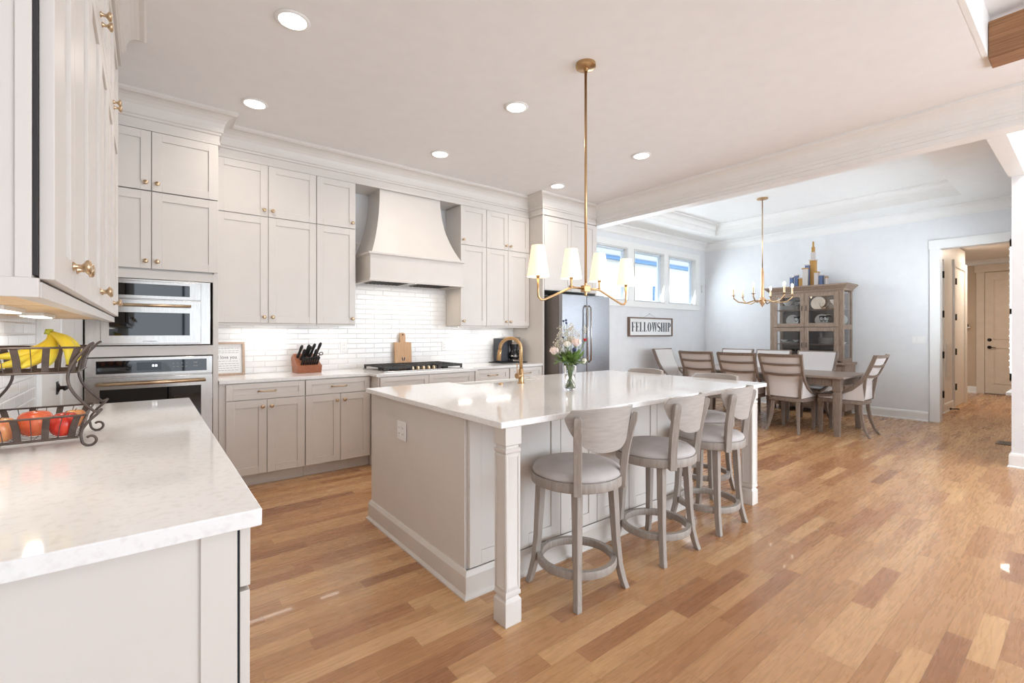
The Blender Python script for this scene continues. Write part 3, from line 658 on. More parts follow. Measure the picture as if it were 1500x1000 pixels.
# cooktop
t = thing('gas_cooktop', 'five-burner gas cooktop with black iron grates on range counter', 'cooktop', (2.28, 4.64, .914))
obj('tray', MB().box(1.82, 2.74, 4.34, 4.90, .9145, .926), M_steel, t, bevel=.004)
for x0, x1 in ((1.83, 2.13), (2.14, 2.42), (2.43, 2.73)):
    g = MB(); y0, y1 = (4.36, 4.88) if x0 != 2.14 else (4.47, 4.88)
    zt = .968
    for y in (y0, y1): g.box(x0, x1, y-.010, y+.010, zt-.024, zt)
    for x in (x0+.008, x1-.008): g.box(x-.008, x+.008, y0, y1, zt-.014, zt)
    n_ = 7
    for k in range(1, n_): g.box(x0+(x1-x0)*k/n_-.005, x0+(x1-x0)*k/n_+.005, y0, y1, zt-.012, zt+.001)
    for y in (y0+.13, (y0+y1)/2, y1-.13): g.box(x0, x1, y-.006, y+.006, zt-.012, zt+.001)
    for x in (x0+.01, x1-.01):
        for y in (y0, y1): g.box(x-.009, x+.009, y-.009, y+.009, .926, zt)
    obj('grate', g, M_iron, t)
for x, y, r in ((1.98, 4.48, .04), (1.98, 4.76, .045), (2.28, 4.66, .055), (2.58, 4.48, .04), (2.58, 4.76, .045)):
    obj('burner', MB().lathe([(0, 0), (r, 0), (r, .012), (r*.7, .014), (r*.7, .02), (0, .02)], (x, y, .9265), 20), M_iron, t, smooth='auto')
for k in range(5):
    obj('control_knob', MB().lathe([(0, 0), (.02, 0), (.021, .006), (.017, .03), (0, .032)], (2.16+k*.062, 4.405, .9265), 18), M_knob, t, smooth='auto')
# cutting board
a = .07
T = lambda u, n, z: (2.32+u, 4.975-n+z*a, .914+z)
bp2 = [(-.105, 0), (.105, 0), (.105, .275), (.098, .283), (.034, .284), (.034, .37)]+[(.034*math.cos(PI*i/8), .37+.024*math.sin(PI*i/8)) for i in range(1, 8)]+[(-.034, .37), (-.034, .284), (-.098, .283), (-.105, .275)]
t = thing('cutting_board', 'tan wooden paddle cutting board leaning on tile behind cooktop', 'cutting board', (2.32, 4.97, .914))
obj('board', MB().prism(bp2, lambda p: T(p[0], 0, p[1]), lambda p: T(p[0], .016, p[1])), M_board, t, bevel=.003)
obj('hang_hole', MB().prism([(.010*math.cos(2*PI*i/12), .37+.010*math.sin(2*PI*i/12)) for i in range(12)], lambda p: T(p[0], .0162, p[1]), lambda p: T(p[0], .0168, p[1])), M_gap, t)
lf = MB()
for q in (-1, 1):
    lf.prism([(q*.012+.008*math.cos(2*PI*i/12)+q*.004*math.sin(2*PI*i/12), .09+.022*math.sin(2*PI*i/12)) for i in range(12)], lambda p: T(p[0], .0162, p[1]), lambda p: T(p[0], .0168, p[1]))
obj('burned_mark', lf, M_ink, t)
# knife block and knives
t = thing('knife_block', 'cherry wood knife block full of black-handled knives', 'knife block', (1.24, 4.84, .914), math.radians(6))
kb = MB()
pf = [(-.075, 0), (.06, 0), (.045, .11), (-.01, .135), (-.06, .175), (-.095, .16)]     # (y, z) profile: front is +... mapped below
kb.prism([(-.07, 0), (.075, 0), (.11, .150), (.045, .185), (-.03, .095), (-.085, .070)], lambda p: (-.115, p[0], p[1]), lambda p: (.115, p[0], p[1]))
obj('block', kb, M_kblock, t, local=True, bevel=.003)
sd = MB()
def knife(lx, ly, lz, L, r, tilt, label, group, nm='knife'):
    L *= 1.1; r *= 1.3
    R_ = Matrix.Rotation(math.radians(6), 4, 'Z')
    b = R_ @ Vector((lx, ly, lz)); b = Vector((1.24+b.x, 4.84+b.y, .914+b.z))
    d_ = Vector((math.sin(math.radians(14)), -.35, .85)).normalized() if tilt else Vector((.12, -.45, .8)).normalized()
    o = MB().tube([b-d_*.01, b+d_*.005, b+d_*(L*.5), b+d_*(L*.85), b+d_*L], [r*.8, r, r*.85, r*1.15, r*.7], 8)
    e = thing(nm, label, 'knife', b, 0, group)
    obj('handle', o, M_black, e, smooth=True)
    obj('bolster', MB().tube([b-d_*.02, b-d_*.008], r*.8, 8), M_steel, e, smooth=True)
for i in range(8): knife(-.075+i*.0215, -.058, .085, .075, .0075, False, 'small black-handled steak knife in the front row of the knife block', 'steak knives in the knife block')
for lx, ly, lz, L in ((-.085, .02, .15, .12), (-.06, .0, .13, .10), (-.02, .02, .15, .125), (.01, .03, .16, .10), (.03, .015, .15, .135), (.055, .0, .13, .10), (.085, .02, .15, .145)):
    knife(lx, ly, lz, L, .0105, True, 'large black-handled kitchen knife in the back of the block', 'large knives in the knife block')
sc_ = MB()
for cx, cz in ((1.365, 1.083), (1.372, 1.06)): pass
pts = [(1.362+.017*math.cos(2*PI*i/16), 4.80, 1.098+.014*math.sin(2*PI*i/16)) for i in range(17)]
sc_.tube(pts, .004, 8)
pts = [(1.338+.014*math.cos(2*PI*i/16), 4.815, 1.088+.014*math.sin(2*PI*i/16)) for i in range(17)]
sc_.tube(pts, .004, 8).tube([(1.350, 4.81, 1.085), (1.325, 4.835, 1.04)], .005, 8)
tag(obj('kitchen_scissors', sc_, M_black, smooth=True), 'black ring-handled kitchen scissors at right end of knife block', 'scissors')
# framed print
t = thing('framed_print', 'small framed white print with script lettering on range counter', 'picture frame', (.60, 4.93, .914))
lean = .10
T = lambda u, n, z: (.60+u, 4.955-n+z*lean, .914+z)
w_, h_ = .118, .305
f_ = MB()
def lb(mb, u0, u1, n0, n1, z0, z1): return mb.prism([(u0, z0), (u1, z0), (u1, z1), (u0, z1)], lambda p: T(p[0], n0, p[1]), lambda p: T(p[0], n1, p[1]))
lb(f_, -.155, w_, 0, .03, 0, .02); lb(f_, -.155, w_, 0, .03, h_-.02, h_); lb(f_, -.155, -.135, 0, .03, .02, h_-.02); lb(f_, w_-.02, w_, 0, .03, .02, h_-.02)
obj('frame', f_, M_oakframe, t, bevel=.001)
obj('print', lb(MB(), -.136, w_-.019, .004, .008, .019, h_-.019), M_paper, t)
obj('script_lettering', text_mb('I love you', .045, lambda u, n, z: T(u+.0-.02, .0085, z+.165+.12*u*0), sx=.85), M_ink, t)
tl = MB(); random.seed(3)
for r_, z in enumerate((.245, .222, .205, .128, .105, .085, .065, .045)):
    u = -.095
    while u < .06: 
        l_ = random.uniform(.012, .03); lb(tl, u, min(u+l_, .07), .0082, .0086, z, z+.0035); u += l_+.006
obj('fine_print', tl, mat('grey_ink', srgb(150, 150, 152), .8), t)
# coffee maker
t = thing('coffee_maker', 'black drip coffee maker with glass carafe beside fridge panel', 'coffee maker', (3.74, 4.80, .914))
obj('tray', MB().box(3.53, 3.95, 4.68, 4.98, .9145, .926), M_black, t, bevel=.004)
obj('water_tank', MB().box(3.61, 3.79, 4.86, 4.98, .926, 1.235), mat('dark_grey_plastic', srgb(58, 60, 66), .4), t, bevel=.008)
obj('brew_head', MB().box(3.76, 3.90, 4.76, 4.98, 1.15, 1.25), M_steel, t, bevel=.012)
obj('filter_basket', MB().lathe([(0, 0), (.05, 0), (.058, .06), (.058, .075), (0, .075)], (3.83, 4.82, 1.085), 24), M_black, t, smooth='auto')
obj('warming_base', MB().box(3.76, 3.91, 4.74, 4.98, .926, .955), M_steel, t, bevel=.006)
cf = obj('carafe', MB().lathe([(0, 0), (.055, 0), (.066, .025), (.066, .075), (.045, .115), (.045, .128), (0, .128)], (3.83, 4.82, .956), 24), M_bglass, t, smooth='auto')
obj('carafe_handle', MB().tube([(3.87, 4.79, 1.07), (3.915, 4.765, 1.065), (3.92, 4.762, 1.0), (3.885, 4.785, .975)], .008, 8), M_black, cf, smooth=True)
obj('band', MB().lathe([(.0672, 0), (.0672, .012), (.0660, .012), (.0660, 0)], (3.83, 4.82, .995), 24, caps=False), M_steel, cf, smooth=True)
# wall plates
def plate(T, w, h, label, slots, cat='outlet', name='wall_outlet'):
    a = T(0, 0, 0); t = thing(name, label, cat, a)
    obj('plate', MB().fbox(T, -w/2, w/2, 0, .006, -h/2, h/2), M_white, t, bevel=.002)
    for u in slots:
        s_ = obj('insert', MB().fbox(T, u-.017, u+.017, .006, .0085, -.034, .034), M_paper, t, bevel=.001)
        if cat == 'outlet':
            k = MB()
            for z in (-.018, .018): k.fbox(T, u-.007, u-.005, .0085, .009, z-.005, z+.005).fbox(T, u+.005, u+.007, .0085, .009, z-.005, z+.005)
            obj('slots', k, M_gap, s_)
plate(face('-y', 1.66, WY-.010, 1.155), .075, .115, 'white outlet on tile right of the knife block', [0])
plate(face('-y', 2.893, WY-.010, 1.145), .075, .115, 'white outlet on tile right of the cutting board', [0])
plate(face('-x', 1.234, 2.66, .70), .12, .115, 'white double outlet on the island side panel', [-.025, .025])
plate(face('-x', DX, 1.67, 1.205), .165, .115, 'white triple light switch beside the hall opening', [-.048, 0, .048], 'light switch', 'light_switch')
tag(obj('contact_sensor', MB().box(8.90, 8.93, WY-.03, WY-.002, 2.13, 2.28), M_white, bevel=.004), 'small white sensor on the wall near dining corner', 'sensor')

# ---------------------------------------------------------------- island
t = thing('kitchen_island', 'greige panelled kitchen island with square corner posts', 'kitchen island', (2.5, 2.4, 0))
ib = [(1.237, 1.951), (3.16, 1.951), (3.16, 3.16), (2.622, 3.16), (2.622, 2.925), (1.868, 2.925), (1.868, 3.16), (1.237, 3.16)]
obj('body', MB().prism(ib, lambda p: (p[0], p[1], .655), lambda p: (p[0], p[1], .883)).box(1.237, 3.16, 1.951, 3.16, .10, .655), M_cab, t)
T = face('-y', 0, 1.951, 0)
for i in range(6):
    a = 1.252+i*.3137; obj('front_panel', shaker(T, a+G, a+.3137-G, .135, .876, th=.022, rail=.07), M_cab, t, bevel=.0014)
    if i in (0, 1, 2, 3, 4, 5): knob(T, '-y', (a+.26 if i % 2 == 0 else a+.055), .845, t, n0=.022)
obj('baseboard', MB().sweep([(3.16, 1.929), (1.237, 1.929), (1.237, 3.16), (3.16, 3.16), (3.16, 1.929)], [(0, 0), (.03, 0), (.03, .008), (.018, .022), (.018, .108), (.010, .125), (.006, .132), (0, .132)], -1), M_cab, t)
def post(x0, y0, w=.09, d_=.09):
    cx, cy = x0+w/2, y0+w/2; p = MB()
    pr = [(w/2, 0), (w/2, .105), (w/2-.007, .115), (w/2-.010, .122), (w/2-.002, .128), (w/2-.002, .145), (w/2-.005, .150), (w/2-.005, .765), (w/2-.001, .770), (w/2-.001, .782), (w/2-.009, .788), (w/2-.009, .797), (w/2, .803), (w/2, .883)]
    p.loops([[(cx+sx*r, cy+sy*r, z) for sx, sy in ((-1, -1), (1, -1), (1, 1), (-1, 1))] for r, z in pr])
    for q, ax in ((-1, 0), (1, 0), (-1, 1), (1, 1)):      # raised frames on the shaft faces
        r = w/2-.005
        for (u0, u1, z0, z1) in ((-r, -r+.012, .155, .76), (r-.012, r, .155, .76), (-r+.012, r-.012, .155, .167), (-r+.012, r-.012, .748, .76)):
            if ax: p.box(cx+u0, cx+u1, cy+q*r, cy+q*(r+.003), z0, z1)
            else: p.box(cx+q*r, cx+q*(r+.003), cy+u0, cy+u1, z0, z1)
    obj('post', p, M_cab, t, bevel=.0012)
post(1.237, 1.615); post(3.585, 1.62); post(3.585, 3.07)
obj('apron', MB().box(3.16, 3.60, 3.09, 3.14, .80, .883), M_cab, t)
# island top with the apron-sink notch on the working side
poly = [(1.205, 1.605), (3.795, 1.605), (3.795, 3.19), (2.62, 3.19), (2.62, 2.93), (1.87, 2.93), (1.87, 3.19), (1.205, 3.19)]
tag(obj('island_countertop', MB().prism(poly, lambda p: (p[0], p[1], .884), lambda p: (p[0], p[1], .914)), M_quartz, bevel=.004), 'large white quartz island countertop under the linear chandelier', 'countertop')
t = thing('farmhouse_sink', 'white apron-front farmhouse sink notched into the island top', 'sink', (2.245, 3.05, .7))
b_ = MB(); x0, x1, y0, y1 = 1.872, 2.618, 2.932, 3.22; z0, z1 = .66, .902; w = .022
b_.box(x0, x1, y0, y1, z0, z0+w).box(x0, x0+w, y0, y1, z0, z1).box(x1-w, x1, y0, y1, z0, z1).box(x0+w, x1-w, y0, y0+w, z0, z1).box(x0+w, x1-w, y1-w, y1, z0, z1)
obj('basin', b_, M_china, t, bevel=.006)
t = thing('faucet', 'tall brushed brass gooseneck faucet on the island', 'faucet', (2.264, 2.76, .914))
fx, fy = 2.264, 2.76
obj('base', MB().lathe([(0, 0), (.027, 0), (.027, .005), (.021, .01), (.021, .105), (.014, .115), (0, .115)], (fx, fy, .9145), 24), M_brass, t, smooth='auto')
dx, dy = -.72, .69
pts = [(fx, fy, 1.02), (fx, fy, 1.18)]
rr = .078
for i in range(13):
    a = PI*i/12*1.02; c_ = rr*(1-math.cos(a)); pts.append((fx+dx*c_*1.05, fy+dy*c_*1.05, 1.18+rr*1.05*math.sin(a)))
obj('spout', MB().tube(pts, .0135, 16), M_brass, t, smooth=True)
e = pts[-1]
obj('spray_head', MB().tube([e, (e[0]-.004, e[1]+.004, e[2]-.03), (e[0]-.008, e[1]+.008, e[2]-.085)], [.0145, .0165, .0175], 16), M_brass, t, smooth=True)
obj('handle_hub', MB().tube([(fx, fy, .975), (fx-.05, fy-.008, .975)], .021, 20), M_brass, t, smooth='auto')
obj('lever', MB().tube([(fx-.042, fy-.008, .985), (fx-.046, fy-.008, 1.07)], .0035, 8), M_brass, t, smooth=True)
tag(obj('air_switch', MB().lathe([(0, 0), (.018, 0), (.018, .008), (.012, .012), (0, .012)], (2.10, 2.80, .9145), 18), M_brass, smooth='auto'), 'small round brass button on island top left of faucet', 'switch')

# ---------------------------------------------------------------- vase of flowers
VX, VY = 2.267, 2.235
vz = .9145
vo = [(0, 0), (.034, 0), (.036, .006), (.037, .02), (.036, .07), (.040, .12), (.045, .165), (.047, .175)]
vi = [(.043, .175), (.041, .165), (.036, .12), (.032, .07), (.033, .02), (.030, .012), (0, .012)]
tag(obj('glass_vase', MB().lathe(vo+vi, (VX, VY, vz), 28), M_glass, smooth=True), 'clear glass vase of flowers on the island', 'vase')
tag(obj('vase_water', MB().lathe([(0, .0125), (.0295, .0125), (.0322, .02), (.0315, .07), (.034, .105), (0, .105)], (VX, VY, vz), 28), mat('water', (1, 1, 1, 1), 0, trans=1, ior=1.33), smooth=True), 'clear water filling the lower part of the glass vase', 'water')['kind'] = 'stuff'
camr = Vector((.7855, -.619, 0)); camf = Vector((.619, .7855, 0))
def vp(r, f_, h): return Vector((VX, VY, vz))+camr*r+camf*f_+Vector((0, 0, h))
def petal_head(c, R_, n=26, up=Vector((0, 0, 1))):
    mb = MB(); mb.sphere(c, R_*.55, 10, 7)
    for k in range(n):
        a = k*2.399; ph = .25+1.15*(k/n); rad = R_*(.45+.5*(k/n))
        ctr = Vector((math.cos(a)*math.sin(ph), math.sin(a)*math.sin(ph), math.cos(ph)))*rad*.8
        nrm_ = ctr.normalized(); t1 = Vector((-math.sin(a), math.cos(a), 0)); t2 = nrm_.cross(t1)
        w = R_*.42; cc = Vector(c)+ctr
        vs = []
        for (i, j, q) in ((0, -1, 0), (-.8, -.3, .1), (-.7, .6, .22), (0, .9, .3), (.7, .6, .22), (.8, -.3, .1)): vs.append(cc+t1*i*w-t2*j*w*-1+nrm_*q*w)
        vs.append(cc+nrm_*(-.1)*w)
        mb.add(vs, [(6, i, (i+1) % 6) for i in range(6)])
    return mb
def flower(r, f_, h, R_, m, label, cat, group, nm='rose', n=26):
    c = vp(r, f_, h); b = vp(-r*.25, -f_*.25, .02+.01*random.random()); mid = vp(r*.28, f_*.28, .17)
    e = thing(nm, label, cat, c, 0, group)
    obj('bloom', petal_head(c, R_, n), m, e, smooth=True)
    obj('stem', MB().tube([b, (b+mid)/2, mid, (mid*.4+c*.6), c-Vector((0, 0, R_*.5))], .0025, 6), M_stem, e, smooth=True)
    cal = MB()
    for k in range(5):
        a = 2*PI*k/5; d_ = Vector((math.cos(a), math.sin(a), 0))
        cal.add([c-Vector((0, 0, R_*.6)), c+d_*R_*.45-Vector((0, 0, R_*.7))+Vector((-d_.y, d_.x, 0))*.004, c+d_*R_*.9-Vector((0, 0, R_*.35)), c+d_*R_*.45-Vector((0, 0, R_*.7))-Vector((-d_.y, d_.x, 0))*.004], [(0, 1, 2, 3)])
    obj('sepals', cal, M_leaf, e)
flower(-.112, -.02, .262, .040, M_rose, 'pink-white rose drooping at left edge of the bouquet', 'rose', 'roses in the vase')
flower(.036, -.03, .318, .043, M_rose, 'blush rose right of centre in the bouquet', 'rose', 'roses in the vase')
flower(.008, .02, .338, .040, M_cream, 'cream rose at the top centre of the bouquet', 'rose', 'roses in the vase')
flower(-.026, -.03, .308, .034, M_cream, 'small cream rose left of centre in the bouquet', 'rose', 'roses in the vase')
flower(.088, -.03, .196, .028, M_cream, 'white flower hanging low over the right side of vase', 'flower', None, 'carnation', 18)
flower(.100, -.0, .340, .016, M_red, 'small red flower at the right side of bouquet', 'flower', None, 'carnation', 14)
TH = [(-.042, .03, .47), (-.025, .03, .475), (-.047, .01, .36), (.022, -.04, .275), (-.03, -.03, .455)]
THL = ['leftmost tall blue thistle above the bouquet', 'right one of the tall blue thistle pair at the top', 'blue thistle among white sprays left of the roses', 'large blue thistle low in the bouquet centre', 'blue thistle just under the topmost pair']
for (r, f_, h), lb_ in zip(TH, THL):
    c = vp(r, f_, h); e = thing('thistle', lb_, 'flower', c, 0, 'thistles in the vase'); R_ = .018 if h < .3 else .009
    mb = MB().sphere(c, R_*.8, 10, 7)
    for k in range(24):
        a = k*2.4; z = 1-2*(k+.5)/24; q = math.sqrt(1-z*z); d_ = Vector((q*math.cos(a), q*math.sin(a), z)); mb.tube([c+d_*R_*.5, c+d_*R_*1.3], [R_*.12, R_*.02], 4)
    obj('bloom', mb, M_thistle, e)
    obj('stem', MB().tube([vp(-r*.2, 0, .02), vp(r*.2, f_*.2, .17), vp(r*.7, f_, h*.75), c], .0014, 5), M_stem, e)
fol = MB(); random.seed(11)
def leaf(mb, b, d_, L, w):
    d_ = d_.normalized(); s_ = d_.cross(Vector((random.random()-.5, random.random()-.5, 1))).normalized(); n_ = d_.cross(s_)
    p = [b, b+d_*L*.3+s_*w*.5, b+d_*L*.65+s_*w*.42-n_*w*.12, b+d_*L-n_*w*.3, b+d_*L*.65-s_*w*.42-n_*w*.12, b+d_*L*.3-s_*w*.5]
    mb.add(p, [(0, 1, 2, 3, 4, 5)])
for k in range(330):
    a = random.uniform(0, 2*PI); el = random.uniform(-.15, 1.15); d_ = Vector((math.cos(a)*math.cos(el), math.sin(a)*math.cos(el), math.sin(el)))
    b = vp(0, 0, .19)+Vector((d_.x*1.2, d_.y*1.2, d_.z*.8))*random.uniform(.005, .075); leaf(fol, b, d_+Vector((0, 0, random.uniform(-.4, .5))), random.uniform(.03, .062), random.uniform(.010, .022))
for k in range(16):
    a = 2*PI*k/16; r = .022; fol.tube([Vector((VX+r*math.cos(a), VY+r*math.sin(a), vz+.016)), Vector((VX-r*.4*math.cos(a), VY-r*.4*math.sin(a), vz+.09)), Vector((VX-r*1.3*math.cos(a), VY-r*1.3*math.sin(a), vz+.19))], .0022, 5)
o_ = tag(obj('bouquet_greenery', fol, M_leaf), 'leafy green foliage packed between flowers in the vase', 'foliage'); o_['kind'] = 'stuff'
fil = MB()
for k in range(40):
    r = random.uniform(-.105, -.015) if k < 28 else random.uniform(-.01, .11); h = random.uniform(.25, .42) if k < 28 else random.uniform(.36, .46); f_ = random.uniform(-.03, .04)
    c = vp(r, f_, h); st = vp(r*.3, f_*.3, .2); fil.tube([st, (st+c)/2+Vector((0, 0, .01)), c], .0008, 4)
    for j in range(9):
        q = c+Vector((random.gauss(0, .011), random.gauss(0, .011), random.gauss(0, .013))); fil.tube([c, q], .0005, 3); fil.sphere(q, random.uniform(.0025, .0042), 6, 4)
o_ = tag(obj('filler_sprays', fil, M_filler), 'airy sprays of tiny white blossoms above the roses', 'flowers'); o_['kind'] = 'stuff'

# ---------------------------------------------------------------- bar stools
def stool(label):
    t = thing('bar_stool', label, 'bar stool', (0, 0, 0), 0, 'grey round-seat bar stools at the island')
    for sx in (-1, 1):
        for sy in (-1, 1):
            pts = [(sx*.130, sy*.130, .545), (sx*.136, sy*.136, .40), (sx*.142, sy*.142, .25), (sx*.152, sy*.152, .12), (sx*.166, sy*.166, .04), (sx*.176, sy*.176, 0)]
            L = MB(); rings = []
            for i, p in enumerate(pts):
                w = (.040, .038, .034, .032, .031, .031)[i]/2
                rings.append([(p[0]+a*w, p[1]+b*w, p[2]) for a, b in ((-1, -1), (1, -1), (1, 1), (-1, 1))])
            obj('leg', L.loops(rings), M_gwood, t, local=True, bevel=.003)
    fr_ = MB(); n = 40
    prof = [(.178, .125), (.203, .125), (.205, .13), (.205, .158), (.203, .163), (.178, .163), (.176, .158), (.176, .13)]
    rings = [[(r*math.cos(2*PI*j/n), r*math.sin(2*PI*j/n), z) for r, z in prof] for j in range(n+1)]
    obj('foot_ring', fr_.loops(rings, caps=False), M_gwood, t, local=True, smooth='auto')
    return t
def stool_top(t, rot):
    c, s_ = math.cos(rot), math.sin(rot)
    def R(p): return (p[0]*c-p[1]*s_, p[0]*s_+p[1]*c, p[2])
    def rmb(mb): mb.v = [R(v) for v in mb.v]; return mb
    obj('swivel_plate', rmb(MB().lathe([(0, .525), (.12, .525), (.12, .545), (0, .545)], n=24)), M_blackmetal, t, local=True)
    sf = obj('seat_frame', rmb(MB().lathe([(0, .540), (.220, .540), (.234, .546), (.236, .552), (.236, .586), (.232, .592), (.20, .592), (0, .592)], n=48)), M_gwood, t, local=True, smooth='auto')
    obj('seat_cushion', rmb(MB().lathe([(0, .588), (.218, .588), (.226, .594), (.229, .602), (.222, .618), (.20, .632), (.16, .642), (.10, .648), (0, .650)], n=48)), M_leather, t, local=True, smooth=True)
    # back posts
    for q in (-1, 1):
        a = math.radians(270+q*37.5); pts = []; rings = []
        for i, (rad, z) in enumerate(((.236, .535), (.240, .62), (.252, .72), (.272, .81), (.292, .88), (.298, .905), (.300, .915))):
            w, d_ = (.020, .017) if i < 5 else ((.018, .015) if i == 5 else (.012, .010))
            ux, uy = math.cos(a), math.sin(a); ring = []
            for p_, r_ in ((-1, -1), (1, -1), (1, 1), (-1, 1)):
                ring.append((ux*(rad+r_*d_)-uy*p_*w, uy*(rad+r_*d_)+ux*p_*w, z))
            rings.append(ring)
        obj('back_post', rmb(MB().loops(rings)), M_gwood, t, local=True, bevel=.003)
    # curved back panel
    outer = []; nS = 28; top = []; bot = []
    for i in range(nS+1):
        k = -1+2*i/nS; ang = math.radians(270+k*50)
        zt = .948 - .035*max(0, abs(k)-.86)/.14 + .004*math.cos(k*PI)
        zb = .738+.135*abs(k)**3.0+.02*max(0, abs(k)-.9)/.1
        top.append((ang, zt)); bot.append((ang, zb))
    mb = MB(); rings = []; m_ = 8
    for i in range(nS+1):
        ang, zt = top[i]; zb = bot[i][1]; ring = []
        for j in range(m_+1):
            z = zb+(zt-zb)*j/m_; rad = .236+(z-.60)*.155; ring.append((math.cos(ang)*(rad-.006), math.sin(ang)*(rad-.006), z))
        for j in range(m_, -1, -1):
            z = zb+(zt-zb)*j/m_; rad = .236+(z-.60)*.155; ring.append((math.cos(ang)*(rad-.026), math.sin(ang)*(rad-.026), z))
        rings.append(ring)
    obj('backrest', rmb(mb.loops(rings)), M_gwood_h, t, local=True, bevel=.004)
def full_stool(label, x, y, rot, base_rot=0):
    t = stool(label); stool_top(t, rot); t.location = (x, y, 0); t.rotation_euler = (0, 0, base_rot); return t
full_stool('grey wooden bar stool closest to the camera, at the near island post', 1.75, 1.68, math.radians(-7.5))
full_stool('middle of the three grey bar stools along the island front', 2.43, 1.675, math.radians(5))
full_stool('grey bar stool beside the far front island post', 3.06, 1.685, math.radians(6))
full_stool('bar stool at the island far end, mostly hidden, nearer the camera', 3.65, 2.05, 0, math.radians(90))
full_stool('bar stool at the island far end, farthest from camera', 3.65, 2.76, 0, math.radians(90))

# ---------------------------------------------------------------- chandeliers
t = thing('linear_chandelier', 'brass four-light linear chandelier with white shades over the island', 'chandelier', (2.28, 2.105, CEIL))
cx, cy, hz = 2.28, 2.105, 1.594
obj('canopy', MB().lathe([(0, 0), (.066, 0), (.066, -.022), (.060, -.026), (.014, -.03), (.012, -.05), (0, -.05)], (cx, cy, CEIL), 32), M_brass, t, smooth='auto')
obj('rod', MB().tube([(cx, cy, CEIL-.045), (cx, cy, 1.60)], .0085, 14), M_brass, t, smooth=True)
obj('hub', MB().box(cx-.03, cx+.03, cy-.018, cy+.018, hz-.022, hz+.022).lathe([(0, -.05), (.008, -.046), (.011, -.022), (.011, .04), (0, .04)], (cx, cy, hz), 16), M_brass, t, bevel=.004)
for q in (-1, 1):
    p = [(cx+q*.02, cy, hz), (cx+q*.125, cy, hz+.002), (cx+q*.15, cy, hz-.006), (cx+q*.37, cy, hz-.088), (cx+q*.40, cy, hz-.088), (cx+q*.418, cy, hz-.07), (cx+q*.42, cy, hz-.03), (cx+q*.42, cy, hz+.06)]
    obj('arm', MB().tube(p, .0072, 12), M_brass, t, smooth=True)
for k, dx_ in enumerate((-.42, -.135, .135, .42)):
    x = cx+dx_; zb = 1.642 if abs(dx_) > .3 else 1.652
    if abs(dx_) < .3:
        obj('stem', MB().tube([(x, cy, hz), (x, cy, zb+.03)], .0075, 12).lathe([(0, 0), (.017, 0), (.017, .004), (0, .004)], (x, cy, hz+.008), 16), M_brass, t, smooth='auto')
    sh = obj('lamp_shade', MB().lathe([(.068, 0), (.0685, .003), (.0405, .187), (.040, .19), (.0385, .19), (.0665, .003), (.0665, 0)], (x, cy, zb), 32, caps=False), M_shade, t, smooth=True)
    obj('socket', MB().tube([(x, cy, zb-.005), (x, cy, zb+.05)], .011, 12), M_brass, t, smooth=True)
    obj('bulb', MB().sphere((x, cy, zb+.085), .021, 12, 8, (1, 1, 1.3)), M_bulb, t, smooth=True)
t = thing('candle_chandelier', 'brass six-candle chandelier hanging over the dining table', 'chandelier', (7.27, 3.14, TZ))
cx, cy = 7.27, 3.14
obj('canopy', MB().lathe([(0, 0), (.075, 0), (.075, -.018), (.02, -.03), (0, -.03)], (cx, cy, TZ), 28), M_brass, t, smooth='auto')
obj('rod', MB().tube([(cx, cy, TZ-.02), (cx, cy, 2.25)], .008, 10), M_knob, t, smooth=True)
obj('column', MB().lathe([(0, 2.29), (.014, 2.28), (.022, 2.22), (.026, 1.86), (.026, 1.84), (.045, 1.82), (.05, 1.78), (.03, 1.74), (.012, 1.71), (0, 1.69)], (cx, cy, 0), 20), mottled('pale_gold', srgb(222, 180, 140), srgb(230, 190, 150), nscale=4, rough=.35, metal=.7), t, smooth='auto')
base_ang = math.atan2(camf.y, camf.x)
for k in range(6):
    a = base_ang+math.radians(75)-k*PI/3; d_ = Vector((math.cos(a), math.sin(a), 0)); c0 = Vector((cx, cy, 0))
    P_ = [c0+d_*.03+Vector((0, 0, 1.79)), c0+d_*.12+Vector((0, 0, 1.79)), c0+d_*.22+Vector((0, 0, 1.755)), c0+d_*.33+Vector((0, 0, 1.775)), c0+d_*.395+Vector((0, 0, 1.83)), c0+d_*.40+Vector((0, 0, 1.87))]
    obj('arm', MB().tube(P_, .009, 10), M_brass, t, smooth=True)
    cc = c0+d_*.40
    cn = obj('candle', MB().lathe([(0, 1.865), (.026, 1.87), (.030, 1.876), (.013, 1.88), (.012, 1.975), (0, 1.975)], (cc.x, cc.y, 0), 16), M_knob, t, smooth='auto')
    obj('bulb', MB().sphere((cc.x, cc.y, 2.005), .015, 10, 8, (1, 1, 2.1)), M_bulb, cn, smooth=True)

# recessed lights
RL = [(.65, 2.838, 'large recessed ceiling light at the top left, nearest the camera'), (.655, 4.05, 'recessed ceiling light in front of the oven cabinet crown'), (2.28, 2.838, 'recessed ceiling light just left of the chandelier rod'),
      (2.283, 4.05, 'recessed ceiling light in front of the range hood'), (3.887, 2.838, 'recessed ceiling light right of the chandelier rod'), (3.888, 4.05, 'recessed ceiling light in front of the fridge cabinet crown')]
for x, y, lb_ in RL:
    t = thing('recessed_light', lb_, 'ceiling light', (x, y, CEIL), 0, 'recessed lights in the kitchen ceiling')
    obj('trim_ring', MB().lathe([(.072, -.001), (.092, -.001), (.094, -.004), (.090, -.008), (.074, -.010), (.072, -.006)], (x, y, CEIL), 36, caps=False), M_white, t, smooth='auto')
    obj('lens', MB().lathe([(0, -.002), (.073, -.002), (.073, -.006), (0, -.006)], (x, y, CEIL), 32), M_led, t)
    area('recessed_lamp', (x, y, CEIL-.012), (0, 0, 0), .14, 3.1, WARM, spread=math.radians(150))

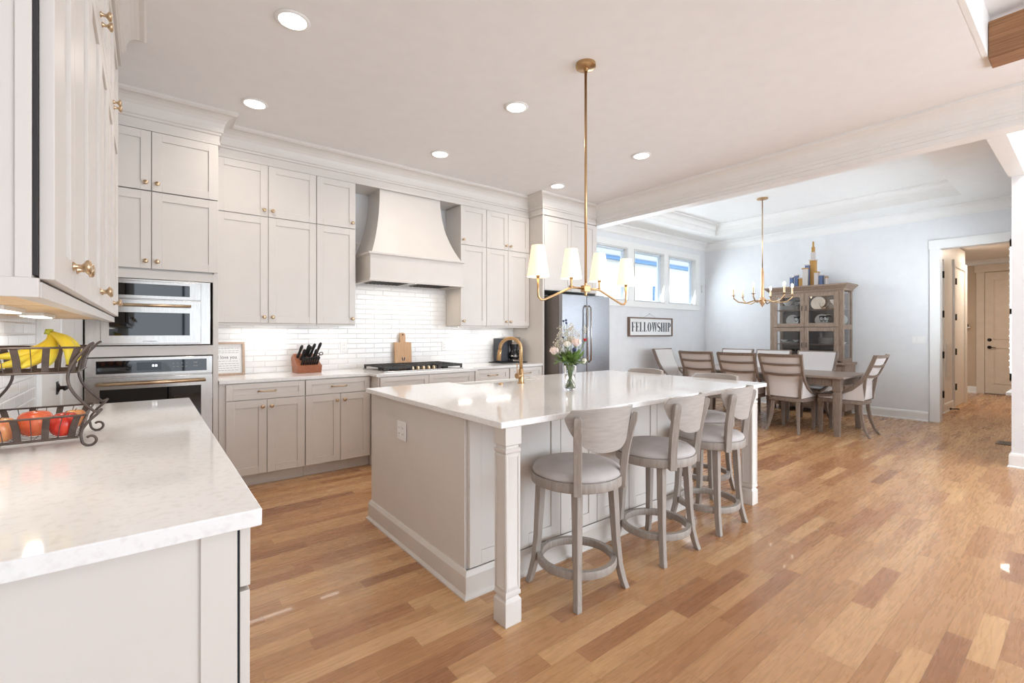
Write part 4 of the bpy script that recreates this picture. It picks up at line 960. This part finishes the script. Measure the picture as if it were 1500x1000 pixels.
# ---------------------------------------------------------------- dining set
t = thing('dining_table', 'long taupe wooden dining table ringed by upholstered chairs', 'dining table', (7.245, 3.085, 0))
X0, X1, Y0_, Y1_ = 6.74, 7.75, 1.95, 4.22
obj('tabletop', MB().box(X0, X1, Y0_, Y1_, .727, .757), M_dwoodh, t, bevel=.006)
obj('apron', MB().box(X0+.07, X1-.07, Y0_+.07, Y0_+.095, .63, .727).box(X0+.07, X1-.07, Y1_-.095, Y1_-.07, .63, .727).box(X0+.07, X0+.095, Y0_+.07, Y1_-.07, .63, .727).box(X1-.095, X1-.07, Y0_+.07, Y1_-.07, .63, .727), M_dwood, t)
for x in (X0+.05, X1-.14):
    for y in (Y0_+.05, Y1_-.14):
        pr = [(.045, 0), (.028, .0), (.030, .03), (.043, .54), (.036, .55), (.036, .565), (.045, .575), (.045, .727)]
        obj('leg', MB().loops([[(x+.045+a*r, y+.045+b*r, z) for a, b in ((-1, -1), (1, -1), (1, 1), (-1, 1))] for r, z in pr[1:]]), M_dwood, t, bevel=.002)
def chair(label):
    t = thing('dining_chair', label, 'dining chair', (0, 0, 0), 0, 'upholstered dining chairs around the table')
    for q in (-1, 1):
        obj('leg', MB().loops([[(q*.21+a*r, .22+b*r, z) for a, b in ((-1, -1), (1, -1), (1, 1), (-1, 1))] for r, z in ((.016, 0), (.024, .33), (.020, .34), (.026, .35), (.026, .42))]), M_dwood, t, local=True, bevel=.002)
        obj('leg', MB().bar([(q*.17, -.20, .42), (q*.172, -.205, .33), (q*.182, -.225, .20), (q*.20, -.26, .08), (q*.222, -.31, 0)], [(.05, .04), (.046, .038), (.04, .034), (.034, .03), (.03, .028)]), M_dwood, t, local=True, bevel=.003)
    pl = [(-.255, .25), (.255, .25), (.262, .0), (.255, -.14), (.22, -.215), (.13, -.25), (-.13, -.25), (-.22, -.215), (-.255, -.14), (-.262, .0)]
    pl2 = [(x*.94, y*.94) for x, y in pl]
    obj('seat_rail', MB().prism(pl, lambda p: (p[0], p[1], .405), lambda p: (p[0], p[1], .455)), M_dwood, t, local=True, bevel=.006)
    obj('seat_cushion', MB().prism([(x*.97, y*.97) for x, y in pl], lambda p: (p[0], p[1], .455), lambda p: (p[0], p[1], .50)), M_fab, t, local=True, bevel=.018, seg=3)
    prof = [(-.385, 1.03), (-.36, .96), (-.325, .87), (-.285, .78), (-.225, .69), (-.13, .60), (-.01, .535), (.12, .50), (.24, .485)]
    wd = [.285, .282, .276, .27, .265, .262, .258, .254, .245]
    for q in (-1, 1):
        mb = MB(); rings = []
        for i, (y, z) in enumerate(prof):
            a = prof[max(i-1, 0)]; b = prof[min(i+1, len(prof)-1)]; dy_, dz_ = b[0]-a[0], b[1]-a[1]; l_ = math.hypot(dy_, dz_); ny, nz = -dz_/l_, dy_/l_
            w = .021 if i < 6 else .017; h_ = .016
            rings.append([(q*wd[i]+sx*h_, y+ny*w*sy, z+nz*w*sy) for sx, sy in ((-1, -1), (1, -1), (1, 1), (-1, 1))])
        obj('side_rail', mb.loops(rings), M_dwood, t, local=True, bevel=.004)
        obj('corner_post', MB().bar([(q*.205, -.235, .45), (q*.225, -.255, .60), (q*.245, -.275, .76)], (.035, .03)), M_dwood, t, local=True, bevel=.003)
        obj('side_panel', MB().add([(q*.25, -.26, .46), (q*.255, .18, .46), (q*.255, .18, .495), (q*.256, -.02, .535), (q*.256, -.14, .60), (q*.256, -.24, .70), (q*.235, -.26, .46), (q*.24, .18, .46), (q*.24, .18, .495), (q*.24, -.02, .535), (q*.24, -.14, .60), (q*.24, -.24, .70)], [(0, 1, 2, 3, 4, 5), (11, 10, 9, 8, 7, 6), (0, 6, 7, 1), (1, 7, 8, 2), (2, 8, 9, 3), (3, 9, 10, 4), (4, 10, 11, 5), (5, 11, 6, 0)]), M_fab, t, local=True)
    def yz(z):
        for i in range(len(prof)-1):
            if prof[i][1] >= z >= prof[i+1][1]:
                k = (prof[i][1]-z)/(prof[i][1]-prof[i+1][1]); return prof[i][0]+(prof[i+1][0]-prof[i][0])*k, wd[i]+(wd[i+1]-wd[i])*k
        return prof[4][0], wd[4]
    def cloth(z0, z1, th, out, n=12, m=4, sag=0, inset=.0):
        rings = []
        for i in range(n+1):
            k = -1+2*i/n; ring = []
            for j in range(m+1):
                z = z0+(z1-z0)*j/m+sag*(1-k*k)*-1; y, w = yz(max(.69, min(1.03, z))) if z >= .69 else (-.225-.02*(.69-z), .262)
                ring.append((k*(w-inset), y-out-.028*(1-k*k), z))
            for j in range(m, -1, -1):
                z = z0+(z1-z0)*j/m+sag*(1-k*k)*-1; y, w = yz(max(.69, min(1.03, z))) if z >= .69 else (-.225-.02*(.69-z), .262)
                ring.append((k*(w-inset), y-out+th-.028*(1-k*k), z))
            rings.append(ring)
        return MB().loops(rings)
    obj('backrest', cloth(.47, 1.015, .035, .004, m=10, inset=.012), M_fab, t, local=True, smooth='auto')
    for z0, z1, sg in ((.995, 1.035, .004), (.885, .915, .012), (.755, .79, .018)):
        obj('slat', cloth(z0, z1, .018, .020, m=1, sag=sg, inset=.0), M_dwood, t, local=True, bevel=.003)
    for ch in t.children:
        for v in ch.data.vertices: v.co.x *= .90
    return t
c0 = chair('nearest upholstered dining chair with its back to the camera')
c0.location = (6.86, 2.585, 0); c0.rotation_euler = (0, 0, -PI/2)
for x, y, rz, lb_ in ((6.86, 3.16, -PI/2, 'second dining chair from the right on near side of the table'),
                      (6.86, 3.77, -PI/2, 'farthest left dining chair on near side of the table'),
                      (7.66, 2.665, PI/2, 'dining chair directly in front of the china cabinet, facing camera'),
                      (7.66, 3.29, PI/2, 'middle dining chair on the far side of the table'),
                      (7.66, 3.88, PI/2, 'leftmost dining chair on the far side of the table'),
                      (7.18, 2.06, 0, 'dining chair seen side-on at the right end of the table'),
                      (7.14, 4.40, PI, 'dining chair at left end of table below the lettered sign')):
    dup(c0, lb_, (x, y, 0), rz)

# china cabinet
t = thing('china_cabinet', 'weathered wood china cabinet with glass doors against dining wall', 'china cabinet', (8.8, 3.02, 0))
A0, A1, F_, B_ = 2.49, 3.575, 8.58, 9.02
obj('base', MB().box(F_-.05, B_, A0-.04, A1+.04, .08, .80), M_cwood, t, bevel=.003)
obj('base_top', MB().box(F_-.08, B_, A0-.065, A1+.065, .80, .835), M_cwood, t, bevel=.006)
for y in (A0, A1-.08):
    for x in (F_-.03, B_-.09): obj('foot', MB().box(x, x+.08, y, y+.08, 0, .08), M_cwood, t)
Tc = face('-x', F_-.05, 0, 0)
for a, b in ((A0, (A0+A1)/2-.01), ((A0+A1)/2+.01, A1)):
    d_ = obj('drawer', MB().fbox(Tc, a, b, 0, .016, .60, .77), M_cwood, t, bevel=.004); obj('drawer_pull', MB().tube([Tc((a+b)/2-.05, .016, .685), Tc((a+b)/2-.04, .036, .685), Tc((a+b)/2+.04, .036, .685), Tc((a+b)/2+.05, .016, .685)], .006, 8), M_blackmetal, d_, smooth=True)
    d_ = obj('door', shaker(Tc, a, b, .12, .58, th=.016), M_cwood, t)
obj('case', MB().box(F_, F_+.05, A0, A0+.075, .835, 1.985).box(F_, F_+.05, A1-.075, A1, .835, 1.985).box(B_-.05, B_, A0, A0+.05, .835, 1.985).box(B_-.05, B_, A1-.05, A1, .835, 1.985)
    .box(F_+.002, B_-.001, A0+.002, A1-.002, 1.986, 1.995).box(F_+.004, F_+.04, A0+.076, A1-.076, 1.955, 1.986).box(F_+.0505, B_-.0505, A0+.001, A0+.025, .837, .90).box(F_+.0505, B_-.0505, A1-.025, A1-.001, .837, .90).box(F_+.0505, B_-.0505, A0+.001, A0+.025, 1.36, 1.44).box(F_+.0505, B_-.0505, A1-.025, A1-.001, 1.36, 1.44).box(F_, B_, A0+.025, A1-.025, .836, .86).box(F_+.004, F_+.03, A0+.075, A1-.075, 1.385, 1.415), M_cwood, t, bevel=.002)
obj('back_panel', MB().box(B_-.012, B_-.002, A0+.05, A1-.05, .86, 1.955), M_cback, t)
obj('cornice', MB().sweep([(B_, A1), (F_, A1), (F_, A0), (B_, A0)], [(-.02, 1.985), (.012, 1.985), (.014, 2.01), (.03, 2.02), (.06, 2.055), (.075, 2.062), (.078, 2.085), (-.02, 2.085)], 1).box(F_+.02, B_, A0+.02, A1-.02, 2.06, 2.086), M_cwood, t)
for z in (1.12, 1.70): obj('shelf', MB().box(F_+.055, B_-.012, A0+.03, A1-.03, z-.012, z), M_cwood, t)
obj('shelf', MB().box(F_+.055, B_-.012, A0+.03, A1-.03, 1.40, 1.425), M_cwood, t)
obj('side_glass', MB().box(F_+.05, B_-.05, A0+.010, A0+.014, .90, 1.36).box(F_+.05, B_-.05, A0+.010, A0+.014, 1.44, 1.955), M_glass, t)
obj('side_glass', MB().box(F_+.05, B_-.05, A1-.014, A1-.010, .90, 1.36).box(F_+.05, B_-.05, A1-.014, A1-.010, 1.44, 1.955), M_glass, t)
mid = (A0+A1)/2
Tc = face('-x', F_+.002, 0, 0)
for a, b in ((A0+.06, mid-.002), (mid+.002, A1-.06)):
    for z0, z1 in ((.865, 1.395), (1.405, 1.965)):
        w = .062; d_ = obj('door', MB().fbox(Tc, a, a+w, 0, .02, z0, z1).fbox(Tc, b-w, b, 0, .02, z0, z1).fbox(Tc, a+w, b-w, 0, .02, z0, z0+w).fbox(Tc, a+w, b-w, 0, .02, z1-w, z1), M_cwood, t, bevel=.003)
        obj('glass_pane', MB().fbox(Tc, a+w-.003, b-w+.003, .008, .011, z0+w-.003, z1-w+.003), M_glass, d_)
        hu = (b-.03) if b < mid else (a+.03); zc = z1-.25 if z0 > 1.2 else z0+.24
        hd = MB().tube([Tc(hu, .02, zc+.04), Tc(hu, .034, zc+.035), Tc(hu, .034, zc-.035), Tc(hu, .02, zc-.04)], .0045, 8)
        obj('door_pull', hd, M_blackmetal, d_, smooth=True)
# dishes
def plate_up(y, z, r, label):
    x = B_-.075; mb = MB().lathe([(0, 0), (r*.55, 0), (r*.6, .006), (r*.95, .016), (r, .020), (r, .023), (r*.6, .012), (0, .008)], (0, 0, 0), 32, '-x')
    mb.v = [(v[0]*1.0+x+.18*(v[2]), v[1]+y, v[2]+z+r+.001) for v in mb.v]
    tag(obj('plate', mb, M_china, smooth='auto'), label, 'plate', 'plates in the china cabinet')
def stack(y, z, r, n, label, sq=1):
    for k in range(n):
        tag(obj('plate', MB().lathe([(0, 0), (r*.5, 0), (r*.6, .004), (r, .014), (r, .017), (r*.55, .008), (0, .006)], (B_-.2, y, z+.001+k*.0145), 28), M_china, smooth='auto'), label, 'plate', label)
def bowl(x, y, z, r, label, m=None, h=.6):
    tag(obj('bowl', MB().lathe([(0, 0), (r*.4, 0), (r*.45, .006), (r*.85, r*h*.55), (r, r*h), (r*.96, r*h), (r*.8, r*h*.55), (r*.3, .012), (0, .012)], (x, y, z+.001), 24), m or M_china, smooth='auto'), label, 'bowl')
def goblet(x, y, z, label, grp, s=1.):
    tag(obj('goblet', MB().lathe([(0, 0), (.032*s, 0), (.03*s, .003), (.005*s, .008), (.004*s, .07*s), (.02*s, .08*s), (.036*s, .11*s), (.034*s, .16*s), (.032*s, .16*s), (.034*s, .11*s), (.018*s, .083*s), (0, .08*s)], (x, y, z+.001), 20), M_glass, smooth=True), label, 'glass', grp)
zs = {'a': 1.70, 'b': 1.425, 'c': 1.12, 'd': .86}
plate_up(3.35, zs['b'], .10, 'white plate standing upright in the upper left cabinet, lower shelf')
plate_up(2.90, zs['b'], .10, 'white plate standing upright behind upper right door, left one')
plate_up(2.62, zs['b'], .09, 'white plate standing upright behind upper right door, right one')
plate_up(2.95, zs['a'], .11, 'grey-white plate standing on the top shelf behind the right door')
stack(3.38, zs['a'], .13, 5, 'white plates stacked on the top shelf behind the left door')
stack(2.66, zs['a'], .12, 4, 'white plates stacked on the top shelf behind the right door')
stack(2.77, zs['c'], .14, 7, 'white plates stacked on the third shelf behind the right door')
stack(3.36, zs['c'], .13, 2, 'white plates stacked on the third shelf behind the left door')
bowl(B_-.2, 3.44, zs['c']+.032, .06, 'white bowl atop plates behind the lower left glass door')
bowl(B_-.2, 3.25, zs['c']+.032, .055, 'small white footed bowl behind the lower left glass door')
bowl(B_-.2, 2.66, zs['a']+.062, .085, 'deep white tureen bowl on the top shelf at right', h=1.0)
bowl(B_-.2, 3.38, zs['a']+.076, .08, 'deep white bowl on the top shelf behind left door', h=1.0)
bowl(B_-.2, 2.56, zs['c'], .045, 'small white bowl at the right end of third shelf', h=.8)
bowl(8.72, 2.80, zs['a'], .07, 'clear glass footed bowl on the top shelf of cabinet', m=M_glass, h=1.4)
for y in (2.84, 2.79, 2.74): goblet(8.75, y, zs['b'], 'clear stemmed goblet on second shelf behind the right door', 'goblets on the second shelf')
for y in (3.22, 3.17): goblet(8.78, y, zs['a'], 'clear stemmed goblet on top shelf behind the left door', 'goblets on the top shelf')
for y in (3.24, 3.18, 3.12): goblet(8.8, y, zs['b'], 'clear goblet beside the upright plate behind the left door', 'goblets on the second shelf left')
for y in (3.3, 3.2): goblet(8.8, y, zs['d'], 'clear goblet at the bottom left of the cabinet', 'goblets on the bottom shelf')
bowl(8.8, 2.82, zs['d'], .11, 'grey glass bowl on the bottom shelf behind the right door', m=M_glass, h=.6)
for q, y in enumerate((2.63, 2.90)): area('cabinet_puck_lamp', (8.74, y, 1.952), (0, 0, 0), .04, .5, WARM)
for q, y in enumerate((2.63, 2.90)):
    o_ = obj('cabinet_lamp', MB().lathe([(0, 0), (.02, 0), (.02, .005), (0, .005)], (8.72, y, 1.9495), 16), M_led, t)

# plain block-tower ornament on the cabinet
t = thing('block_tower_ornament', 'blue, gold and pale toy block towers standing on the china cabinet', 'ornament', (8.8, 3.05, 2.086))
zt = 2.0865
BL = [(3.30, .05, .17, M_blue), (3.235, .055, .20, M_blue), (3.155, .09, .15, M_gold), (3.08, .08, .30, M_pale), (3.06, .07, .36, M_blue), (2.99, .085, .44, M_gold), (2.92, .06, .22, M_pale), (2.87, .07, .17, M_blue), (2.80, .04, .15, M_blue), (2.775, .035, .12, M_pale)]
for i, (y, w, h_, m_) in enumerate(BL):
    x = 8.80+.03*((i*7) % 3-1)
    obj('block_column', MB().box(x-w/2, x+w/2, y-w/2, y+w/2, zt, zt+h_), m_, t, bevel=.002)
    obj('block_cap', MB().box(x-w*.62, x+w*.62, y-w*.62, y+w*.62, zt+h_, zt+h_+.018), M_pale if m_ is not M_pale else M_gold, t, bevel=.002)
x, y = 8.80+.03*((5*7) % 3-1), 2.99
obj('block_column', MB().box(x-.03, x+.03, y-.03, y+.03, zt+.458, zt+.58), M_pale, t, bevel=.002)
obj('block_column', MB().box(x-.021, x+.021, y-.021, y+.021, zt+.58, zt+.67), M_gold, t, bevel=.002)
obj('block_column', MB().box(x-.011, x+.011, y-.011, y+.011, zt+.67, zt+.76), M_gold, t, bevel=.002)

# lettered sign
t = thing('wall_sign', 'framed white FELLOWSHIP sign on the dining wall', 'sign', (7.13, WY, 1.41))
sx0, sx1, sz0, sz1 = 6.50, 7.80, 1.245, 1.582
obj('board', MB().box(sx0+.02, sx1-.02, WY-.03, WY-.002, sz0+.02, sz1-.02), M_paper, t)
obj('frame', MB().box(sx0, sx1, WY-.05, WY-.002, sz0, sz0+.022).box(sx0, sx1, WY-.05, WY-.002, sz1-.022, sz1).box(sx0, sx0+.022, WY-.05, WY-.002, sz0+.022, sz1-.022).box(sx1-.022, sx1, WY-.05, WY-.002, sz0+.022, sz1-.022), M_brownframe, t, bevel=.002)
def serif_letters(word, x0, x1, z0, z1, y):
    H_ = z1-z0; n = {'F': 1, 'E': 1, 'L': 1, 'O': 1.15, 'W': 1.5, 'S': .9, 'H': 1.25, 'I': .6, 'P': 1.05}
    tot = sum(n[c] for c in word); u = (x1-x0)/tot; cur = x0; out = []
    for c in word:
        w = n[c]*u*.86; a = cur+n[c]*u*.07; mb = MB(); S = .30*u; th = .09*u
        def bx(p, q, r, s_): mb.prism([(a+p, z0+r*H_), (a+q, z0+r*H_), (a+q, z0+s_*H_), (a+p, z0+s_*H_)], lambda v: (v[0], y, v[1]), lambda v: (v[0], y-.002, v[1]))
        def stem(p): bx(p, p+S, 0, 1); bx(p-.10*u, p+S+.10*u, 0, .03); bx(p-.10*u, p+S+.10*u, .97, 1)
        def poly(pts): mb.prism(pts, lambda v: (v[0], y, v[1]), lambda v: (v[0], y-.002, v[1]))
        if c in 'FEL':
            stem(.10*u)
            if c in 'FE': bx(.1*u, w, .97, 1); bx(w-th, w, .82, 1); bx(.1*u, w*.75, .50, .53); bx(w*.75-th, w*.75, .42, .61)
            if c in 'EL': bx(.1*u, w, 0, .03); bx(w-th, w, 0, .18)
        elif c == 'I': stem((w-S)/2)
        elif c == 'H': stem(.08*u); stem(w-S-.08*u); bx(.1*u, w-.1*u, .49, .52)
        elif c == 'O':
            k = 28; cx = a+w/2; cz = (z0+z1)/2; o_ = [(cx+w/2*math.cos(2*PI*i/k), cz+H_/2*math.sin(2*PI*i/k)) for i in range(k)]; i_ = [(cx+(w/2-S)*math.cos(2*PI*i/k), cz+(H_/2-.03*H_)*math.sin(2*PI*i/k)) for i in range(k)]
            for i in range(k): j = (i+1) % k; poly([o_[i], o_[j], i_[j], i_[i]])
        elif c == 'P':
            stem(.10*u); k = 14; cx = a+.1*u+S; cz = z0+H_*.735; W_ = w-.1*u-S
            o_ = [(cx+W_*math.sin(PI*i/k), cz+H_*.265*math.cos(PI*i/k)) for i in range(k+1)]; i_ = [(cx+(W_-S)*math.sin(PI*i/k), cz+H_*.235*math.cos(PI*i/k)) for i in range(k+1)]
            for i in range(k): poly([o_[i], o_[i+1], i_[i+1], i_[i]])
        elif c == 'W':
            q = w/2
            for s_ in (0, 1):
                b0 = a+s_*q*.92
                poly([(b0, z1), (b0+S, z1), (b0+q*.5+S*.5, z0), (b0+q*.5, z0)]); poly([(b0+q*.5, z0), (b0+q*.5+th, z0), (b0+q, z1), (b0+q-th, z1)])
            bx(-.05*u, w*1.0, .97, 1)
        elif c == 'S':
            pts = []
            for i in range(25):
                tt = i/24; ang = PI*(.15+1.35*tt*2) if tt < .5 else 0
                if tt <= .5: th_ = math.radians(30+tt*2*240); cx, cz = a+w/2, z0+H_*.74; rx, rz = w*.42, H_*.24; pts.append((cx+rx*math.cos(th_), cz+rz*math.sin(th_), abs(math.cos(th_))))
                else: th_ = math.radians(90-(tt-.5)*2*240); cx, cz = a+w/2, z0+H_*.26; rx, rz = w*.42, H_*.24; pts.append((cx+rx*math.cos(th_), cz+rz*math.sin(th_), abs(math.cos(th_))))
            for i in range(24):
                p, q = pts[i], pts[i+1]; dx_, dz_ = q[0]-p[0], q[1]-p[1]; l_ = math.hypot(dx_, dz_) or 1; wd_ = th*.5+S*.32*(1-abs(dx_)/l_)+(S*.25 if 8 < i < 16 else 0); nx, nz = -dz_/l_*wd_, dx_/l_*wd_
                poly([(p[0]-nx, p[1]-nz), (q[0]-nx, q[1]-nz), (q[0]+nx, q[1]+nz), (p[0]+nx, p[1]+nz)])
        out.append(mb); cur += n[c]*u
    return out
for mb in serif_letters('FELLOWSHIP', sx0+.07, sx1-.035, sz0+.085, sz1-.085, WY-.0302): obj('letter', mb, M_ink, t)
obj('hanging_wire', MB().tube([(6.95, WY-.01, sz1), (7.13, WY-.012, sz1+.07), (7.31, WY-.01, sz1)], .002, 5).lathe([(0, 0), (.006, 0), (.006, .012), (0, .012)], (7.13, WY, sz1+.07), 8, '-y'), M_steel, t)

# floor register
t = thing('floor_register', 'dark metal floor register set in the oak floor at right', 'floor vent', (8.0, .70, .001))
obj('frame', MB().box(7.84, 8.10, .62, .76, .0005, .006), M_bronze, t, bevel=.001)
sl = MB()
for k in range(10): sl.box(7.86+k*.023, 7.87+k*.023, .635, .745, .006, .0066)
obj('slots', sl, M_black, t)

# ---------------------------------------------------------------- fruit basket
t = thing('fruit_basket', 'two-tier dark wire fruit basket on the left counter', 'fruit basket', (-.30, 2.30, .914))
bx0, bx1, by0, by1 = -.43, -.165, 2.14, 2.46
def tier(zb, zt_, x0, x1, y0, y1, fl, nm):
    rim = MB(); r = .0035
    def R4(a, b, c, d, z): return [(a, c, z), (b, c, z), (b, d, z), (a, d, z), (a, c, z)]
    bt_ = R4(x0+fl, x1-fl, y0+fl, y1-fl, zb); tp = R4(x0, x1, y0, y1, zt_)
    for q in (bt_, tp):
        for i in range(4): rim.tube([q[i], q[i+1]], r, 8)
    o = obj(nm, rim, M_bronze, t, smooth='auto')
    wires = MB()
    for i in range(4):
        n_ = 6 if i % 2 else 7
        for k in range(n_):
            f_ = (k+.5)/n_; a = Vector(bt_[i]).lerp(Vector(bt_[i+1]), f_); b = Vector(tp[i]).lerp(Vector(tp[i+1]), f_); m1 = a.lerp(b, .5); ctr = Vector(((x0+x1)/2, (y0+y1)/2, m1.z)); m1 = m1+(m1-ctr).normalized()*-.006
            d_ = (Vector(bt_[i+1])-Vector(bt_[i])).normalized()
            if k % 2 == 0:
                hw = .009; rings = []
                for p in (a, m1, b):
                    o2 = (p-Vector(((x0+x1)/2, (y0+y1)/2, p.z))).normalized()*.001
                    rings.append([p-d_*hw-o2, p+d_*hw-o2, p+d_*hw+o2, p-d_*hw+o2])
                obj('upright_strap', MB().loops(rings), M_bronze, o)
            else: wires.tube([a, m1, b], .0013, 6)
    obj('upright_wires', wires, M_bronze, o)
    g = MB()
    for k in range(1, 9): f_ = k/9; y = y0+fl+(y1-y0-2*fl)*f_; g.tube([(x0+fl, y, zb), (x1-fl, y, zb)], .0014, 6)
    for k in range(1, 4): f_ = k/4; x = x0+fl+(x1-x0-2*fl)*f_; g.tube([(x, y0+fl, zb-.002), (x, y1-fl, zb-.002)], .0014, 6)
    obj('wire_floor', g, M_bronze, o)
tier(.945, 1.022, bx0, bx1, by0, by1, .022, 'lower_tier')
tier(1.168, 1.252, bx0, bx1, by0, by1, .022, 'upper_tier')
def scroll(x, y, sgn, nm='scroll_leg'):
    P_ = []
    for i in range(15):
        a = -PI*.15+i/14*PI*1.55; rad = .017*(1-.5*i/14); P_.append((x+sgn*(.012-rad*math.cos(a)*-1-.006), y, .9345-rad*math.sin(a)*-1-.0))
    pts = [(x+sgn*.030, y, 1.040), (x+sgn*.018, y, 1.022), (x-sgn*.004, y, 1.0), (x-sgn*.020, y, .975), (x-sgn*.024, y, .955)]
    c_ = (x, .9335)
    for i in range(16):
        a = PI+i/15*PI*1.75; rad = .0215-.010*i/15; pts.append((c_[0]+sgn*rad*math.cos(a), y, c_[1]+rad*math.sin(a)+0.0025))
    obj(nm, MB().tube(pts, .0042, 8), M_bronze, t, smooth=True)
for x, sg in ((bx1+.012, 1), (bx0-.012, -1)):
    for y in (by0, by1): scroll(x, y, sg)
for y in (by0, by1):
    for sg, xe in ((1, bx1), (-1, bx0)):
        P_ = []
        n_ = 18
        for i in range(n_+1):
            k = i/n_; z = 1.262-(1.262-1.03)*k; x = xe+sg*(.012-.062*math.sin(PI*k)+.012*k); P_.append((x, y, z))
        P_ = [(xe+sg*.022, y, 1.268)]+P_+[(xe+sg*.042, y, 1.036)]
        obj('side_hoop', MB().tube(P_, .0045, 8), M_bronze, t, smooth=True)
# fruit
def apple(c, r, m, label):
    pr = [(0, .80), (.10, .84), (.22, .93), (.42, 1.0), (.68, .94), (.88, .74), (.98, .42), (1.0, .12), (.96, -.2), (.84, -.54), (.66, -.80), (.45, -.93), (.25, -.95), (.12, -.86), (0, -.82)]
    e = thing('apple', label, 'apple', (c[0], c[1], c[2]-r))
    obj('flesh', MB().lathe([(a*r, b*r*.92) for a, b in pr], c, 28), m, e, smooth=True)
    obj('stem', MB().tube([(c[0], c[1], c[2]+r*.72), (c[0]+.002, c[1], c[2]+r*.9), (c[0]+.006, c[1]+.002, c[2]+r*1.1)], .0014, 6), M_btip, e, smooth=True)
    return e
zf = .9475
e = apple((-.225, 2.195, zf+.036), .038, M_apple, 'deep red apple with white sticker in the lower basket')
obj('sticker', MB().add([(-.1985+.0, 2.195-.0285+.0, zf+.052), (-.1885, 2.186, zf+.052), (-.1885, 2.186, zf+.038), (-.1985, 2.1665, zf+.038)], [(0, 1, 2, 3)]), M_paper, e)
apple((-.300, 2.250, zf+.044), .046, M_apple2, 'large orange-red apple in the middle of the lower basket')
apple((-.375, 2.20, zf+.038), .042, M_apple3, 'yellow apple with red blush at left of the lower basket')
apple((-.232, 2.30, zf+.034), .036, M_apple, 'red apple behind the stickered apple in the lower basket')
apple((-.215, 2.392, zf+.032), .034, M_apple3, 'yellow-orange apple at the back right of the lower basket')
t = thing('banana_bunch', 'bunch of yellow bananas in the upper basket tier', 'bananas', (-.28, 2.28, 1.17))
top = Vector((-.272, 2.30, 1.305))
ends = [(-.385, 2.19, 1.190), (-.395, 2.215, 1.222), (-.325, 2.175, 1.188), (-.265, 2.17, 1.190), (-.215, 2.20, 1.192), (-.20, 2.27, 1.20)]
for i, e_ in enumerate(ends):
    e_ = Vector(e_); P_ = []; R_ = []
    out = Vector((e_.x-top.x, e_.y-top.y, 0)).normalized() if i < 4 else Vector((.8, -.6, 0))
    ctrl = Vector((top.x+.035-.012*i*.5, top.y-.01, 1.225+.004*i)) if i < 4 else Vector((top.x+.085, e_.y+.01, 1.262))
    for k in range(11):
        s_ = k/10; p = top*(1-s_)**2+ctrl*2*s_*(1-s_)+e_*s_*s_; P_.append(p); R_.append([.0065, .009, .0135, .017, .0185, .0190, .0185, .0175, .0155, .011, .005][k])
    b = obj('banana', MB().tube(P_, R_, 8), M_banana, t, smooth=True)
    obj('tip', MB().tube([P_[-1], P_[-1]+(P_[-1]-P_[-2]).normalized()*.006], .0045, 6), M_btip, b)
obj('crown', MB().tube([top-Vector((0, 0, .008)), top+Vector((0, .0, .010))], [.014, .010], 8), M_bstem, t, smooth=True)
